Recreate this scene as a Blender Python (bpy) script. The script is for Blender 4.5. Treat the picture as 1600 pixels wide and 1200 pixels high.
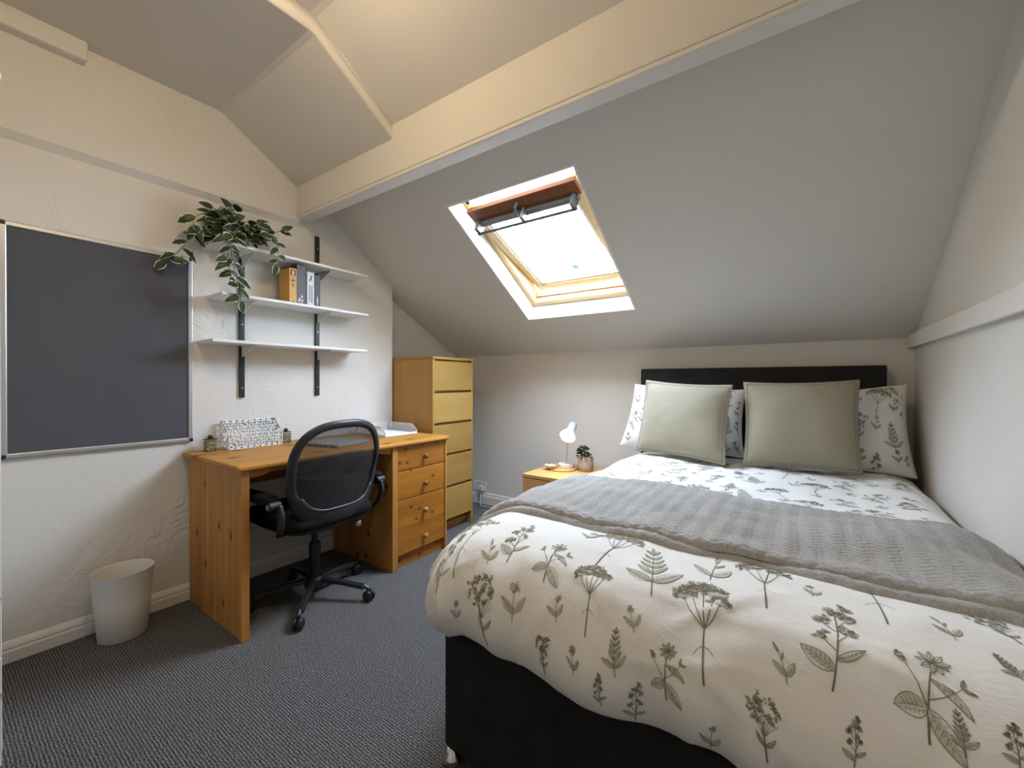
import bpy, bmesh, math, random
import numpy as np
from mathutils import Matrix, Vector

for o in list(bpy.data.objects):
    bpy.data.objects.remove(o, do_unlink=True)
SC = bpy.context.scene
COL = SC.collection
R = math.radians

# ------------------------------------------------------------------ camera
cam_d = bpy.data.cameras.new('camera')
cam = bpy.data.objects.new('camera', cam_d)
COL.objects.link(cam)
cam_d.sensor_fit = 'HORIZONTAL'
cam_d.sensor_width = 36.0
cam_d.lens = 653.738 / 1600 * 36.0
cam_d.clip_start = 0.02
YAW, PITCH, ROLL = .6123, -.0056, .002
_F = Vector((-math.sin(YAW), math.cos(YAW), 0)); _R = Vector((math.cos(YAW), math.sin(YAW), 0)); _U = Vector((0, 0, 1))
_f = _F * math.cos(PITCH) + _U * math.sin(PITCH)
_u = _U * math.cos(PITCH) - _F * math.sin(PITCH)
_r = _R * math.cos(ROLL) + _u * math.sin(ROLL)
_u = _u * math.cos(ROLL) - _R * math.sin(ROLL)
m = Matrix((( _r.x, _u.x, -_f.x, 2.6178), (_r.y, _u.y, -_f.y, 0.0), (_r.z, _u.z, -_f.z, 1.13), (0, 0, 0, 1)))
cam.matrix_world = m
SC.camera = cam

# ------------------------------------------------------------------ world / exposure
SKY_STRENGTH = 53.0
LAMP_STRENGTH = 200.0
EXPOSURE = 0.0
w = bpy.data.worlds.new('sky'); SC.world = w; w.use_nodes = True
nt = w.node_tree; nt.nodes.clear()
wo = nt.nodes.new('ShaderNodeOutputWorld'); bg = nt.nodes.new('ShaderNodeBackground')
tc = nt.nodes.new('ShaderNodeTexCoord'); nz = nt.nodes.new('ShaderNodeTexNoise'); rp = nt.nodes.new('ShaderNodeValToRGB')
nz.inputs['Scale'].default_value = 2.2; nz.inputs['Detail'].default_value = 4
rp.color_ramp.elements[0].position = .35; rp.color_ramp.elements[0].color = (.62, .78, 1, 1)
rp.color_ramp.elements[1].position = .65; rp.color_ramp.elements[1].color = (.84, .91, 1, 1)
nt.links.new(tc.outputs['Generated'], nz.inputs['Vector']); nt.links.new(nz.outputs['Fac'], rp.inputs['Fac'])
nt.links.new(rp.outputs['Color'], bg.inputs['Color']); bg.inputs['Strength'].default_value = SKY_STRENGTH
nt.links.new(bg.outputs['Background'], wo.inputs['Surface'])
vs = SC.view_settings
vs.view_transform = 'Standard'; vs.look = 'None'; vs.gamma = 1.0; vs.exposure = EXPOSURE; vs.use_curve_mapping = False

# sky portal in the skylight opening
pl = bpy.data.lights.new('skylight_portal', 'AREA'); pl.shape = 'RECTANGLE'; pl.size = .78; pl.size_y = .98
pl.cycles.is_portal = True
po = bpy.data.objects.new('skylight_portal', pl); COL.objects.link(po)
_w = Vector((0, .5322, .8466)); _v = Vector((0, -.8466, .5322))
_c = Vector((.94, 2.604, 1.59)) + Vector((1, 0, 0)) * .395 + _v * .5026 + _w * .33
po.matrix_world = Matrix(((-1, 0, 0, _c.x), (0, _v.y, _w.y, _c.y), (0, _v.z, _w.z, _c.z), (0, 0, 0, 1)))

# ------------------------------------------------------------------ helpers
def nrm(v):
    v = np.asarray(v, float); return v / (np.linalg.norm(v) + 1e-12)

def empty(name, loc, rz=0.0):
    o = bpy.data.objects.new(name, None); COL.objects.link(o)
    o.location = loc; o.rotation_euler = (0, 0, rz); o.empty_display_size = .05
    return o

def tag(o, label=None, cat=None, group=None, kind=None):
    if label: o['label'] = label
    if cat: o['category'] = cat
    if group: o['group'] = group
    if kind: o['kind'] = kind
    return o

ORG = {}
def origin(root):
    p = Vector((0, 0, 0)); q = root
    while q is not None:
        p = p + q.location; q = q.parent
    return np.array(p)

def add(name, VF, mat, root=None, smooth=False, bevel=0.0, idx=None, local=False, recalc=True, seg=2):
    V, F = VF
    V = np.array(V, float).reshape(-1, 3)
    me = bpy.data.meshes.new(name)
    if root is None and not local:
        lo, hi = V.min(0), V.max(0)
        org = np.array([(lo[0] + hi[0]) / 2, (lo[1] + hi[1]) / 2, lo[2]])
    elif local:
        org = np.zeros(3)
    else:
        org = origin(root)
    me.from_pydata((V - org).tolist(), [], [list(map(int, f)) for f in F])
    if recalc:
        bm = bmesh.new(); bm.from_mesh(me); bmesh.ops.recalc_face_normals(bm, faces=bm.faces); bm.to_mesh(me); bm.free()
    mats = mat if isinstance(mat, (list, tuple)) else [mat]
    for mm in mats: me.materials.append(mm)
    if idx is not None: me.polygons.foreach_set('material_index', list(idx))
    if smooth: me.polygons.foreach_set('use_smooth', [True] * len(me.polygons))
    me.update()
    o = bpy.data.objects.new(name, me); COL.objects.link(o)
    if root is not None: o.parent = root
    elif not local: o.location = org
    if bevel > 0:
        b = o.modifiers.new('bevel', 'BEVEL'); b.width = bevel; b.segments = seg; b.limit_method = 'ANGLE'; b.angle_limit = R(35)
    return o

def box(x0, x1, y0, y1, z0, z1):
    V = [(x0, y0, z0), (x1, y0, z0), (x1, y1, z0), (x0, y1, z0), (x0, y0, z1), (x1, y0, z1), (x1, y1, z1), (x0, y1, z1)]
    F = [(0, 3, 2, 1), (4, 5, 6, 7), (0, 1, 5, 4), (1, 2, 6, 5), (2, 3, 7, 6), (3, 0, 4, 7)]
    return V, F

def join(*parts):
    V, F = [], []
    for v, f in parts:
        n = len(V); V += [tuple(p) for p in v]; F += [tuple(i + n for i in q) for q in f]
    return V, F

def prism(poly, axis, a, b):
    """extrude a 2-D polygon along axis ('x','y','z') between a and b"""
    n = len(poly); V = []
    for c in (a, b):
        for p, q in poly:
            V.append({'x': (c, p, q), 'y': (p, c, q), 'z': (p, q, c)}[axis])
    F = [tuple(range(n))[::-1], tuple(range(n, 2 * n))] + [(i, (i + 1) % n, n + (i + 1) % n, n + i) for i in range(n)]
    return V, F

def tube(path, r, n=8, closed=False, flat=None):
    P = np.array(path, float); m_ = len(P)
    rr = np.ones(m_) * r if np.isscalar(r) else np.array(r, float)
    T = np.zeros_like(P)
    for i in range(m_):
        a = P[(i - 1) % m_] if (closed or i > 0) else P[i]
        b = P[(i + 1) % m_] if (closed or i < m_ - 1) else P[i]
        T[i] = nrm(b - a)
    up = np.array([0, 0, 1.]) if abs(T[0][2]) < .9 else np.array([1., 0, 0])
    nv = nrm(np.cross(T[0], up)); V = []
    for i in range(m_):
        nv = nrm(nv - T[i] * (nv @ T[i])); bv = np.cross(T[i], nv)
        for k in range(n):
            a = 2 * math.pi * k / n
            c_, s_ = math.cos(a), math.sin(a)
            V.append(P[i] + rr[i] * (c_ * nv + s_ * bv))
    F = []
    for i in range(m_ if closed else m_ - 1):
        j = (i + 1) % m_
        for k in range(n):
            F.append((i * n + k, i * n + (k + 1) % n, j * n + (k + 1) % n, j * n + k))
    if not closed:
        F.append(tuple(range(n))[::-1]); F.append(tuple((m_ - 1) * n + k for k in range(n)))
    return V, F

def sweep(path, frames, sec, closed=True):
    """sweep a 2-D section along path; frames = list of (e1,e2)"""
    m_, n = len(path), len(sec); V = []
    for p, (e1, e2) in zip(path, frames):
        for a, b in sec: V.append(np.array(p) + a * np.array(e1) + b * np.array(e2))
    F = []
    for i in range(m_ if closed else m_ - 1):
        j = (i + 1) % m_
        for k in range(n): F.append((i * n + k, i * n + (k + 1) % n, j * n + (k + 1) % n, j * n + k))
    if not closed:
        F.append(tuple(range(n))[::-1]); F.append(tuple((m_ - 1) * n + k for k in range(n)))
    return V, F

def lathe(prof, c, n=24, axis=(0, 0, 1)):
    ax = nrm(axis); up = np.array([1., 0, 0]) if abs(ax[0]) < .9 else np.array([0, 1., 0])
    e1 = nrm(np.cross(up, ax)); e2 = np.cross(ax, e1); c = np.array(c, float); V = []; F = []
    for r_, z_ in prof:
        for k in range(n):
            a = 2 * math.pi * k / n
            V.append(c + ax * z_ + max(r_, 1e-5) * (math.cos(a) * e1 + math.sin(a) * e2))
    for i in range(len(prof) - 1):
        for k in range(n):
            F.append((i * n + k, i * n + (k + 1) % n, (i + 1) * n + (k + 1) % n, (i + 1) * n + k))
    return V, F

def cyl(c, r_, h, n=16, axis=(0, 0, 1)):
    V, F = lathe([(r_, 0), (r_, h)], c, n, axis)
    F = F + [tuple(range(n))[::-1], tuple(range(n, 2 * n))]
    return V, F

def gridf(P):
    """quad faces of an (a,b,3) array"""
    a, b = P.shape[:2]
    F = [(i * b + j, i * b + j + 1, (i + 1) * b + j + 1, (i + 1) * b + j) for i in range(a - 1) for j in range(b - 1)]
    return P.reshape(-1, 3), F

def spow(x, p): return np.sign(x) * np.abs(x) ** p

def pad(c, h, e1=.35, e2=.35, nu=28, nv=16):
    """super-ellipsoid cushion"""
    V, F = [], []
    for i in range(nv + 1):
        ph = -math.pi / 2 + math.pi * i / nv
        for j in range(nu):
            th = 2 * math.pi * j / nu
            cx = spow(math.cos(ph), e1)
            V.append((c[0] + h[0] * cx * spow(math.cos(th), e2), c[1] + h[1] * cx * spow(math.sin(th), e2), c[2] + h[2] * spow(math.sin(ph), e1)))
    for i in range(nv):
        for j in range(nu):
            F.append((i * nu + j, i * nu + (j + 1) % nu, (i + 1) * nu + (j + 1) % nu, (i + 1) * nu + j))
    return V, F

class VNoise:
    """cheap smooth value noise on a lattice (numpy)"""
    def __init__(self, seed, n=64):
        self.g = np.random.RandomState(seed).rand(n, n) * 2 - 1; self.n = n
    def __call__(self, x, y):
        x = np.asarray(x, float); y = np.asarray(y, float)
        xi = np.floor(x).astype(int); yi = np.floor(y).astype(int); fx = x - xi; fy = y - yi
        fx = fx * fx * (3 - 2 * fx); fy = fy * fy * (3 - 2 * fy); n = self.n; g = self.g
        a = g[xi % n, yi % n]; b = g[(xi + 1) % n, yi % n]; c_ = g[xi % n, (yi + 1) % n]; d = g[(xi + 1) % n, (yi + 1) % n]
        return (a * (1 - fx) + b * fx) * (1 - fy) + (c_ * (1 - fx) + d * fx) * fy

# ------------------------------------------------------------------ materials
def M(name, col, rough=.6, metal=0.0, spec=.5, **kw):
    mt = bpy.data.materials.new(name); mt.use_nodes = True
    b = mt.node_tree.nodes['Principled BSDF']
    b.inputs['Base Color'].default_value = (*col, 1); b.inputs['Roughness'].default_value = rough
    b.inputs['Metallic'].default_value = metal; b.inputs['Specular IOR Level'].default_value = spec
    for k, v in kw.items(): b.inputs[k].default_value = v
    return mt

def nodes(mt):
    t = mt.node_tree; return t, t.nodes, t.links, t.nodes['Principled BSDF']

def mapping(t, coord='Object', scale=(1, 1, 1), rot=(0, 0, 0), rnd=0.0):
    tc = t.nodes.new('ShaderNodeTexCoord'); mp = t.nodes.new('ShaderNodeMapping')
    mp.inputs['Scale'].default_value = scale; mp.inputs['Rotation'].default_value = rot
    if coord == 'World':
        g = t.nodes.new('ShaderNodeNewGeometry'); src = g.outputs['Position']
    else:
        src = tc.outputs[coord]
    if rnd:
        oi = t.nodes.new('ShaderNodeObjectInfo'); ml = t.nodes.new('ShaderNodeVectorMath'); ml.operation = 'SCALE'
        cb = t.nodes.new('ShaderNodeCombineXYZ')
        for i in range(3): t.links.new(oi.outputs['Random'], cb.inputs[i])
        t.links.new(cb.outputs[0], ml.inputs[0]); ml.inputs['Scale'].default_value = rnd
        ad = t.nodes.new('ShaderNodeVectorMath'); ad.operation = 'ADD'
        t.links.new(src, ad.inputs[0]); t.links.new(ml.outputs[0], ad.inputs[1]); src = ad.outputs[0]
    t.links.new(src, mp.inputs['Vector'])
    return mp.outputs['Vector']

def noise(t, vec, scale, detail=3, rough=.5, dist=0.0):
    n = t.nodes.new('ShaderNodeTexNoise'); n.inputs['Scale'].default_value = scale; n.inputs['Detail'].default_value = detail
    n.inputs['Roughness'].default_value = rough; n.inputs['Distortion'].default_value = dist
    t.links.new(vec, n.inputs['Vector']); return n.outputs['Fac']

def ramp(t, fac, stops):
    r_ = t.nodes.new('ShaderNodeValToRGB'); e = r_.color_ramp.elements
    while len(e) < len(stops): e.new(.5)
    for el, (p, c_) in zip(e, stops):
        el.position = p; el.color = (*c_, 1) if len(c_) == 3 else c_
    t.links.new(fac, r_.inputs['Fac']); return r_.outputs['Color']

def math_(t, op, a, b=None):
    n = t.nodes.new('ShaderNodeMath'); n.operation = op
    for i, v in enumerate((a, b)):
        if v is None: continue
        if hasattr(v, 'is_linked') or hasattr(v, 'links'): t.links.new(v, n.inputs[i])
        else: n.inputs[i].default_value = v
    return n.outputs[0]

def mixc(t, fac, a, b, mode='MIX'):
    n = t.nodes.new('ShaderNodeMix'); n.data_type = 'RGBA'; n.blend_type = mode
    for s, v in ((n.inputs[0], fac), (n.inputs[6], a), (n.inputs[7], b)):
        if hasattr(v, 'links'): t.links.new(v, s)
        else: s.default_value = v if not isinstance(v, tuple) else ((*v, 1) if len(v) == 3 else v)
    return n.outputs[2]

def bump(t, b, height, strength=.3, dist=.01):
    n = t.nodes.new('ShaderNodeBump'); n.inputs['Strength'].default_value = strength; n.inputs['Distance'].default_value = dist
    t.links.new(height, n.inputs['Height']); t.links.new(n.outputs['Normal'], b.inputs['Normal'])

def plaster(name, col, strength=.35, scale=6.0, ridge=1.0):
    mt = M(name, col, .85, spec=.25); t, N, L, b = nodes(mt)
    v = mapping(t, 'World')
    n1 = noise(t, v, scale, 5, .62, 1.6)
    n2 = noise(t, v, scale * 5.5, 4, .6, .4)
    # trowel ridges
    n3 = noise(t, v, scale * 1.3, 4, .6, .9)
    rd = math_(t, 'SUBTRACT', n3, .5); rd = math_(t, 'ABSOLUTE', rd); rd = math_(t, 'MULTIPLY', rd, 14.0); rd = math_(t, 'MINIMUM', rd, 1.0)
    rd = math_(t, 'SUBTRACT', 1.0, rd)
    ms = noise(t, v, scale * .35, 2); ms = ramp(t, ms, [(.54, (0, 0, 0)), (.66, (1, 1, 1))])
    rd = math_(t, 'MULTIPLY', rd, ms); rd = math_(t, 'MULTIPLY', rd, .55 * ridge)
    h = math_(t, 'ADD', math_(t, 'MULTIPLY', n1, .55), math_(t, 'MULTIPLY', n2, .16)); h = math_(t, 'ADD', h, rd)
    bump(t, b, h, strength, .012)
    c_ = ramp(t, noise(t, v, 1.7, 3), [(.3, tuple(x * .965 for x in col)), (.7, col)])
    L.new(c_, b.inputs['Base Color'])
    return mt

def wood(name, c_lo, c_hi, axis='z', grain=26.0, knots=0.0, rough=.42, fig=1.0, knot_col=(.085, .024, .010), rnd=3.7, plane='XZ'):
    mt = M(name, c_hi, rough, spec=.25); t, N, L, b = nodes(mt)
    al = .055
    sc = {'x': (al, 1, 1), 'y': (1, al, 1), 'z': (1, 1, al)}[axis]
    v = mapping(t, 'Object', sc, rnd=rnd)
    f1 = noise(t, v, grain, 5, .6, .8); f2 = noise(t, v, grain * .28, 3, .5, 1.2)
    f = math_(t, 'ADD', math_(t, 'MULTIPLY', f1, .55), math_(t, 'MULTIPLY', f2, .6 * fig))
    mid = tuple((a + c_) / 2 for a, c_ in zip(c_lo, c_hi))
    c_ = ramp(t, f, [(.33, c_lo), (.52, mid), (.74, c_hi)])
    oi = N.new('ShaderNodeObjectInfo')
    var = ramp(t, oi.outputs['Random'], [(0, (.80, .79, .78)), (1, (1.0, 1.0, 1.0))])
    c_ = mixc(t, 1.0, c_, var, 'MULTIPLY')
    if knots:
        kv = mapping(t, 'Object', (1, 1, 1), rnd=rnd)
        sx = N.new('ShaderNodeSeparateXYZ'); L.new(kv, sx.inputs[0]); cx_ = N.new('ShaderNodeCombineXYZ')
        L.new(sx.outputs['XYZ'.index(plane[0])], cx_.inputs[0]); L.new(math_(t, 'MULTIPLY', sx.outputs['XYZ'.index(plane[1])], .7), cx_.inputs[1])
        vo = N.new('ShaderNodeTexVoronoi'); vo.voronoi_dimensions = '2D'; vo.inputs['Scale'].default_value = knots; L.new(cx_.outputs[0], vo.inputs['Vector'])
        cs = N.new('ShaderNodeSeparateColor'); L.new(vo.outputs['Color'], cs.inputs['Color'])
        sel = math_(t, 'GREATER_THAN', cs.outputs[0], .5)
        kd = math_(t, 'MULTIPLY', vo.outputs['Distance'], 1.0)
        km = ramp(t, kd, [(.05, (1, 1, 1)), (.085, (.4, .4, .4)), (.17, (0, 0, 0))])
        km = math_(t, 'MULTIPLY', km, sel)
        c_ = mixc(t, km, c_, knot_col)
    L.new(c_, b.inputs['Base Color'])
    bump(t, b, f1, .06, .003)
    return mt

def fabric(name, col, scale=260, rough=.95, var=.12, bstr=.25, sheen=.0):
    mt = M(name, col, rough, spec=.15); t, N, L, b = nodes(mt)
    v = mapping(t, 'Object')
    f = noise(t, v, scale, 2, .6); g = noise(t, v, 9, 3)
    a = math_(t, 'ADD', math_(t, 'MULTIPLY', f, .6), math_(t, 'MULTIPLY', g, .4))
    c_ = ramp(t, a, [(.3, tuple(x * (1 - var) for x in col)), (.7, tuple(min(1, x * (1 + var)) for x in col))])
    L.new(c_, b.inputs['Base Color']); bump(t, b, f, bstr, .002)
    if sheen: b.inputs['Sheen Weight'].default_value = sheen
    return mt

WALLC = (.74, .71, .655)
MT = {}
MT['plaster'] = plaster('white_trowelled_plaster', WALLC, .42, 5.5, 1.0)
MT['plaster_soft'] = plaster('white_plaster_soft', WALLC, .16, 5.0, .35)
MT['ceiling'] = plaster('ceiling_paint', (.70, .67, .62), .10, 4.0, .2)
MT['gloss'] = M('white_gloss_paint', (.78, .75, .69), .35)
MT['pine'] = wood('pine_vertical', (.34, .130, .026), (.62, .300, .080), 'z', 24, 7.0, plane='XZ')
MT['pine_y'] = wood('pine_horizontal', (.27, .090, .010), (.49, .205, .030), 'y', 22, 11.0, plane='ZY')
MT['pine_top'] = wood('pine_top', (.38, .155, .024), (.62, .295, .056), 'y', 22, 5.0, .5, plane='XY')
MT['beech'] = wood('birch_veneer_y', (.33, .185, .045), (.44, .262, .076), 'y', 9, 0, .4, 1.2)
MT['beech_z'] = wood('birch_veneer_z', (.48, .245, .060), (.62, .345, .10), 'z', 12, 0, .4, .8)
MT['oak'] = wood('bedside_veneer', (.55, .30, .11), (.66, .39, .16), 'x', 12, 0, .45)
MT['windowpine'] = wood('varnished_window_pine', (.42, .27, .12), (.56, .39, .19), 'x', 20, 0, .35)
MT['windowpine_shaded'] = wood('varnished_window_pine_shaded', (.09, .030, .010), (.26, .095, .032), 'x', 20, 3.0, .4)  # same window pine, with the backlit top rail's shade put into its colour
MT['alu'] = M('brushed_aluminium', (.62, .63, .64), .35, .9)
MT['alu_dark'] = M('grey_metal', (.13, .12, .11), .5, .4)
MT['chrome'] = M('chrome', (.8, .8, .8), .12, 1.0)
MT['black'] = M('black_plastic', (.012, .012, .013), .45)
MT['black_soft'] = fabric('black_seat_fabric', (.010, .010, .011), 320, .9, .2, .2)
MT['charcoal_pl'] = M('charcoal_plastic', (.022, .024, .028), .38)
MT['upright'] = M('black_enamel_steel', (.012, .010, .009), .4)
MT['shelf'] = M('white_melamine', (.80, .80, .78), .4)
MT['bracket'] = M('white_painted_steel', (.66, .66, .64), .45)
MT['white'] = M('white_enamel', (.82, .81, .79), .35)
MT['whitewire'] = M('white_powder_coat', (.88, .87, .84), .4)
MT['board'] = fabric('grey_board_felt', (.092, .094, .105), 500, .95, .08, .15)
MT['headboard'] = fabric('charcoal_upholstery', (.026, .025, .026), 420, .95, .35, .3)
MT['divan'] = fabric('divan_fabric', (.024, .023, .0235), 380, .95, .4, .35)
MT['cushion'] = fabric('sage_velvet', (.345, .315, .235), 130, .85, .06, .12, .25)
MT['piping'] = fabric('sage_piping', (.27, .25, .195), 200, .9, .08, .2)
MT['mattress'] = M('mattress_ticking', (.7, .7, .68), .9)
MT['socket'] = M('white_socket_plastic', (.75, .74, .72), .3)
MT['leafg'] = M('leaf_green', (.020, .045, .013), .45)
MT['leafc'] = M('leaf_cream', (.60, .63, .47), .5)
MT['stem'] = M('vine_stem', (.10, .13, .045), .6)
MT['printd'] = M('print_olive_dark', (.20, .19, .135), .95, spec=.1)
MT['printl'] = M('print_olive_light', (.52, .50, .415), .95, spec=.1)

def linen():
    mt = M('white_cotton', (.81, .795, .765), .9, spec=.15); t, N, L, b = nodes(mt)
    v = mapping(t, 'World'); f = noise(t, v, 420, 2); g = noise(t, v, 13, 4, .6, 1.5)
    h = math_(t, 'ADD', math_(t, 'MULTIPLY', f, .12), math_(t, 'MULTIPLY', g, 1.0)); bump(t, b, h, .22, .008)
    b.inputs['Sheen Weight'].default_value = .1
    return mt
MT['cotton'] = linen()

def carpet():
    mt = M('grey_loop_carpet', (.1, .1, .1), .97, spec=.1); t, N, L, b = nodes(mt)
    v = mapping(t, 'World'); sp = N.new('ShaderNodeSeparateXYZ')
    wv = N.new('ShaderNodeVectorMath'); wv.operation = 'ADD'
    dn = N.new('ShaderNodeTexNoise'); dn.inputs['Scale'].default_value = 60; L.new(v, dn.inputs['Vector'])
    ds = N.new('ShaderNodeVectorMath'); ds.operation = 'SCALE'; ds.inputs['Scale'].default_value = .006; L.new(dn.outputs['Color'], ds.inputs[0])
    L.new(v, wv.inputs[0]); L.new(ds.outputs[0], wv.inputs[1]); L.new(wv.outputs[0], sp.inputs[0])
    ry = math_(t, 'SINE', math_(t, 'MULTIPLY', sp.outputs['Y'], 2 * math.pi / .0085))
    rx = math_(t, 'SINE', math_(t, 'MULTIPLY', sp.outputs['X'], 2 * math.pi / .0095))
    h = math_(t, 'ADD', math_(t, 'MULTIPLY', ry, .22), math_(t, 'MULTIPLY', math_(t, 'MULTIPLY', rx, ry), .22))
    n1 = noise(t, v, 210, 2, .6)
    h = math_(t, 'ADD', math_(t, 'ADD', h, .5), math_(t, 'MULTIPLY', math_(t, 'SUBTRACT', n1, .5), 2.0))
    c_ = ramp(t, h, [(.05, (.020, .019, .019)), (.5, (.105, .102, .102)), (1.0, (.33, .325, .325))])
    L.new(c_, b.inputs['Base Color']); bump(t, b, h, .8, .004)
    return mt
MT['carpet'] = carpet()

def frosted():
    mt = M('frosted_plastic', (.92, .88, .81), .55, spec=.4); t, N, L, b = nodes(mt)
    tr = N.new('ShaderNodeBsdfTransparent'); tl = N.new('ShaderNodeBsdfTranslucent'); tl.inputs['Color'].default_value = (.95, .93, .90, 1)
    mx = N.new('ShaderNodeMixShader'); mx.inputs[0].default_value = .22; mx2 = N.new('ShaderNodeMixShader'); mx2.inputs[0].default_value = .06
    out = N['Material Output']
    L.new(b.outputs[0], mx.inputs[1]); L.new(tl.outputs[0], mx.inputs[2]); L.new(mx.outputs[0], mx2.inputs[1]); L.new(tr.outputs[0], mx2.inputs[2]); L.new(mx2.outputs[0], out.inputs['Surface'])
    return mt
MT['frosted'] = frosted()

def glass(name, tint=(.96, .98, 1.0)):
    mt = bpy.data.materials.new(name); mt.use_nodes = True; t = mt.node_tree; N = t.nodes; L = t.links; N.clear()
    out = N.new('ShaderNodeOutputMaterial'); tr = N.new('ShaderNodeBsdfTransparent'); tr.inputs['Color'].default_value = (*tint, 1)
    gl = N.new('ShaderNodeBsdfGlossy'); gl.inputs['Roughness'].default_value = .02
    mx = N.new('ShaderNodeMixShader'); mx.inputs[0].default_value = .05
    L.new(tr.outputs[0], mx.inputs[1]); L.new(gl.outputs[0], mx.inputs[2]); L.new(mx.outputs[0], out.inputs['Surface'])
    return mt
MT['glass'] = glass('window_glass')
MT['potglass'] = glass('pot_glass', (.9, .93, .9))

def meshfab():
    mt = bpy.data.materials.new('chair_mesh'); mt.use_nodes = True; t = mt.node_tree; N = t.nodes; L = t.links
    b = N['Principled BSDF']; b.inputs['Base Color'].default_value = (.012, .012, .013, 1); b.inputs['Roughness'].default_value = .7
    tr = N.new('ShaderNodeBsdfTransparent'); mx = N.new('ShaderNodeMixShader'); mx.inputs[0].default_value = .27
    L.new(b.outputs[0], mx.inputs[1]); L.new(tr.outputs[0], mx.inputs[2]); L.new(mx.outputs[0], N['Material Output'].inputs['Surface'])
    return mt
MT['mesh'] = meshfab()

def emis(name, col, s):
    mt = bpy.data.materials.new(name); mt.use_nodes = True; t = mt.node_tree; N = t.nodes; N.clear()
    out = N.new('ShaderNodeOutputMaterial'); e = N.new('ShaderNodeEmission'); e.inputs['Color'].default_value = (*col, 1); e.inputs['Strength'].default_value = s
    t.links.new(e.outputs[0], out.inputs['Surface']); return mt

def fleece():
    mt = M('grey_fleece', (.34, .33, .315), .97, spec=.1); t, N, L, b = nodes(mt)
    v = mapping(t, 'World'); f = noise(t, v, 150, 3, .65); g = noise(t, v, 7, 3)
    a = math_(t, 'ADD', math_(t, 'MULTIPLY', f, .65), math_(t, 'MULTIPLY', g, .35))
    c_ = ramp(t, a, [(.3, (.27, .262, .247)), (.7, (.48, .468, .445))])
    L.new(c_, b.inputs['Base Color']); bump(t, b, f, .5, .004); b.inputs['Sheen Weight'].default_value = .3
    return mt
MT['fleece'] = fleece()

# ================================================================== STRUCTURE
D = 3.0203
XL, XR, YB = -.15, 3.085, -1.35      # alcove wall, right wall, wall behind the camera
def struct(name, VF, mat, **k):
    return tag(add(name, VF, mat, **k), kind='structure')

struct('floor', box(XL - .1, XR + .1, YB - .1, D + .1, -.08, 0), MT['carpet'])
# left wall: lower face x=0, upper face x=.03 overhanging with a slanted underside, to the beam
BY, BZ = 1.36, 2.137
wl = prism([(-.25, 0), (0, 0), (0, 2.096), (.03, 2.126), (.03, 2.80), (-.25, 2.80)], 'y', YB, BY + .02)
wl2 = prism([(-.25, BY + .02), (0, BY + .02), (0, 2.116), (-.25, 2.116)], 'z', 0, 2.75)
wl3 = box(-.25, XL, 2.116, D + .1, 0, 2.4)
struct('wall_left', join(wl, wl2, wl3), MT['plaster'])
struct('wall_back', box(XL - .1, XR + .1, D, D + .12, 0, 1.5), MT['plaster_soft'])
struct('wall_right', box(XR, XR + .12, YB, D + .1, 0, 2.8), MT['plaster_soft'])
struct('wall_front', box(XL - .1, XR + .1, YB - .12, YB, 0, 2.8), MT['plaster_soft'])

# sloping ceiling behind the beam, with the skylight hole
UX0, UX1, VY0, VY1 = .94, 1.73, 1.753, 2.604
prof = [(3.14, 1.301), (D, 1.366), (2.85, 1.457), (VY1, 1.590), (2.45, 1.672), (2.3, 1.755), (2.2, 1.812), (2.1, 1.874), (2.0, 1.944), (1.9, 2.017), (VY1 * 0 + VY0, 2.125), (1.6, 2.237), (1.38, 2.40), (1.30, 2.459)]
xs = [XL - .1, .0, .40, UX0, UX1, XR + .1]; nx = len(xs)
V = []; F = []
for (y, z) in prof:
    for j, x in enumerate(xs):
        zc = z
        if j >= 2 and VY0 < y < VY1: zc = 1.590 + (VY1 - y) / (VY1 - VY0) * (2.125 - 1.590)   # straight plane round the window
        V.append((x, y, zc))
for i in range(len(prof) - 1):
    for j in range(nx - 1):
        inhole = j == 3 and prof[i][0] <= VY1 + 1e-6 and prof[i + 1][0] >= VY0 - 1e-6
        if not inhole: F.append((i * nx + j, i * nx + j + 1, (i + 1) * nx + j + 1, (i + 1) * nx + j))
o = struct('ceiling', (V, F), MT['ceiling'], smooth=True)

# beam
bm_ = struct('ceiling_beam', box(.028, XR + .05, BY, BY + .075, BZ + .018, 2.62), MT['plaster_soft'], bevel=.006)
struct('trim_1', box(.029, XR + .05, BY + .002, BY + .077, BZ, BZ + .0185), MT['plaster_soft'], bevel=.004)

# ceiling on the room side of the beam: a lower left bay and a higher right bay with a step between
KY, CZ, STX = .95, 2.585, .93
def bay(x0, x1, dz):
    pts = [(BY + .03, 2.334 - .018 + dz), (BY, 2.334 + dz), (KY + .012, 2.579 + dz), (KY - .012, CZ + dz), (0, CZ + dz), (YB - .05, CZ + dz)]
    V = [(x, y, z) for (y, z) in pts for x in (x0, x1)]
    return pts, (V, [(2 * i, 2 * i + 1, 2 * i + 3, 2 * i + 2) for i in range(len(pts) - 1)])
pL, lowbay = bay(0, STX, 0)
pR, hibay = bay(STX, XR + .05, .068)
o = struct('ceiling', lowbay, MT['ceiling']); o.modifiers.new('thickness', 'SOLIDIFY').thickness = .002
o = struct('ceiling', hibay, MT['plaster_soft']); o.modifiers.new('thickness', 'SOLIDIFY').thickness = .002
V = [(STX, y, z) for y, z in pL] + [(STX + .006, y, z) for y, z in pR]
n_ = len(pL)
o = struct('trim_2', (V, [(i, i + 1, n_ + i + 1, n_ + i) for i in range(n_ - 1)]), MT['plaster_soft'], smooth=True)
o.modifiers.new('thickness', 'SOLIDIFY').thickness = .003
# boxed ledge high on the left wall
struct('trim_3', box(.02, .085, YB, .43, 2.505, 2.60), MT['plaster_soft'], bevel=.01)
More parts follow.
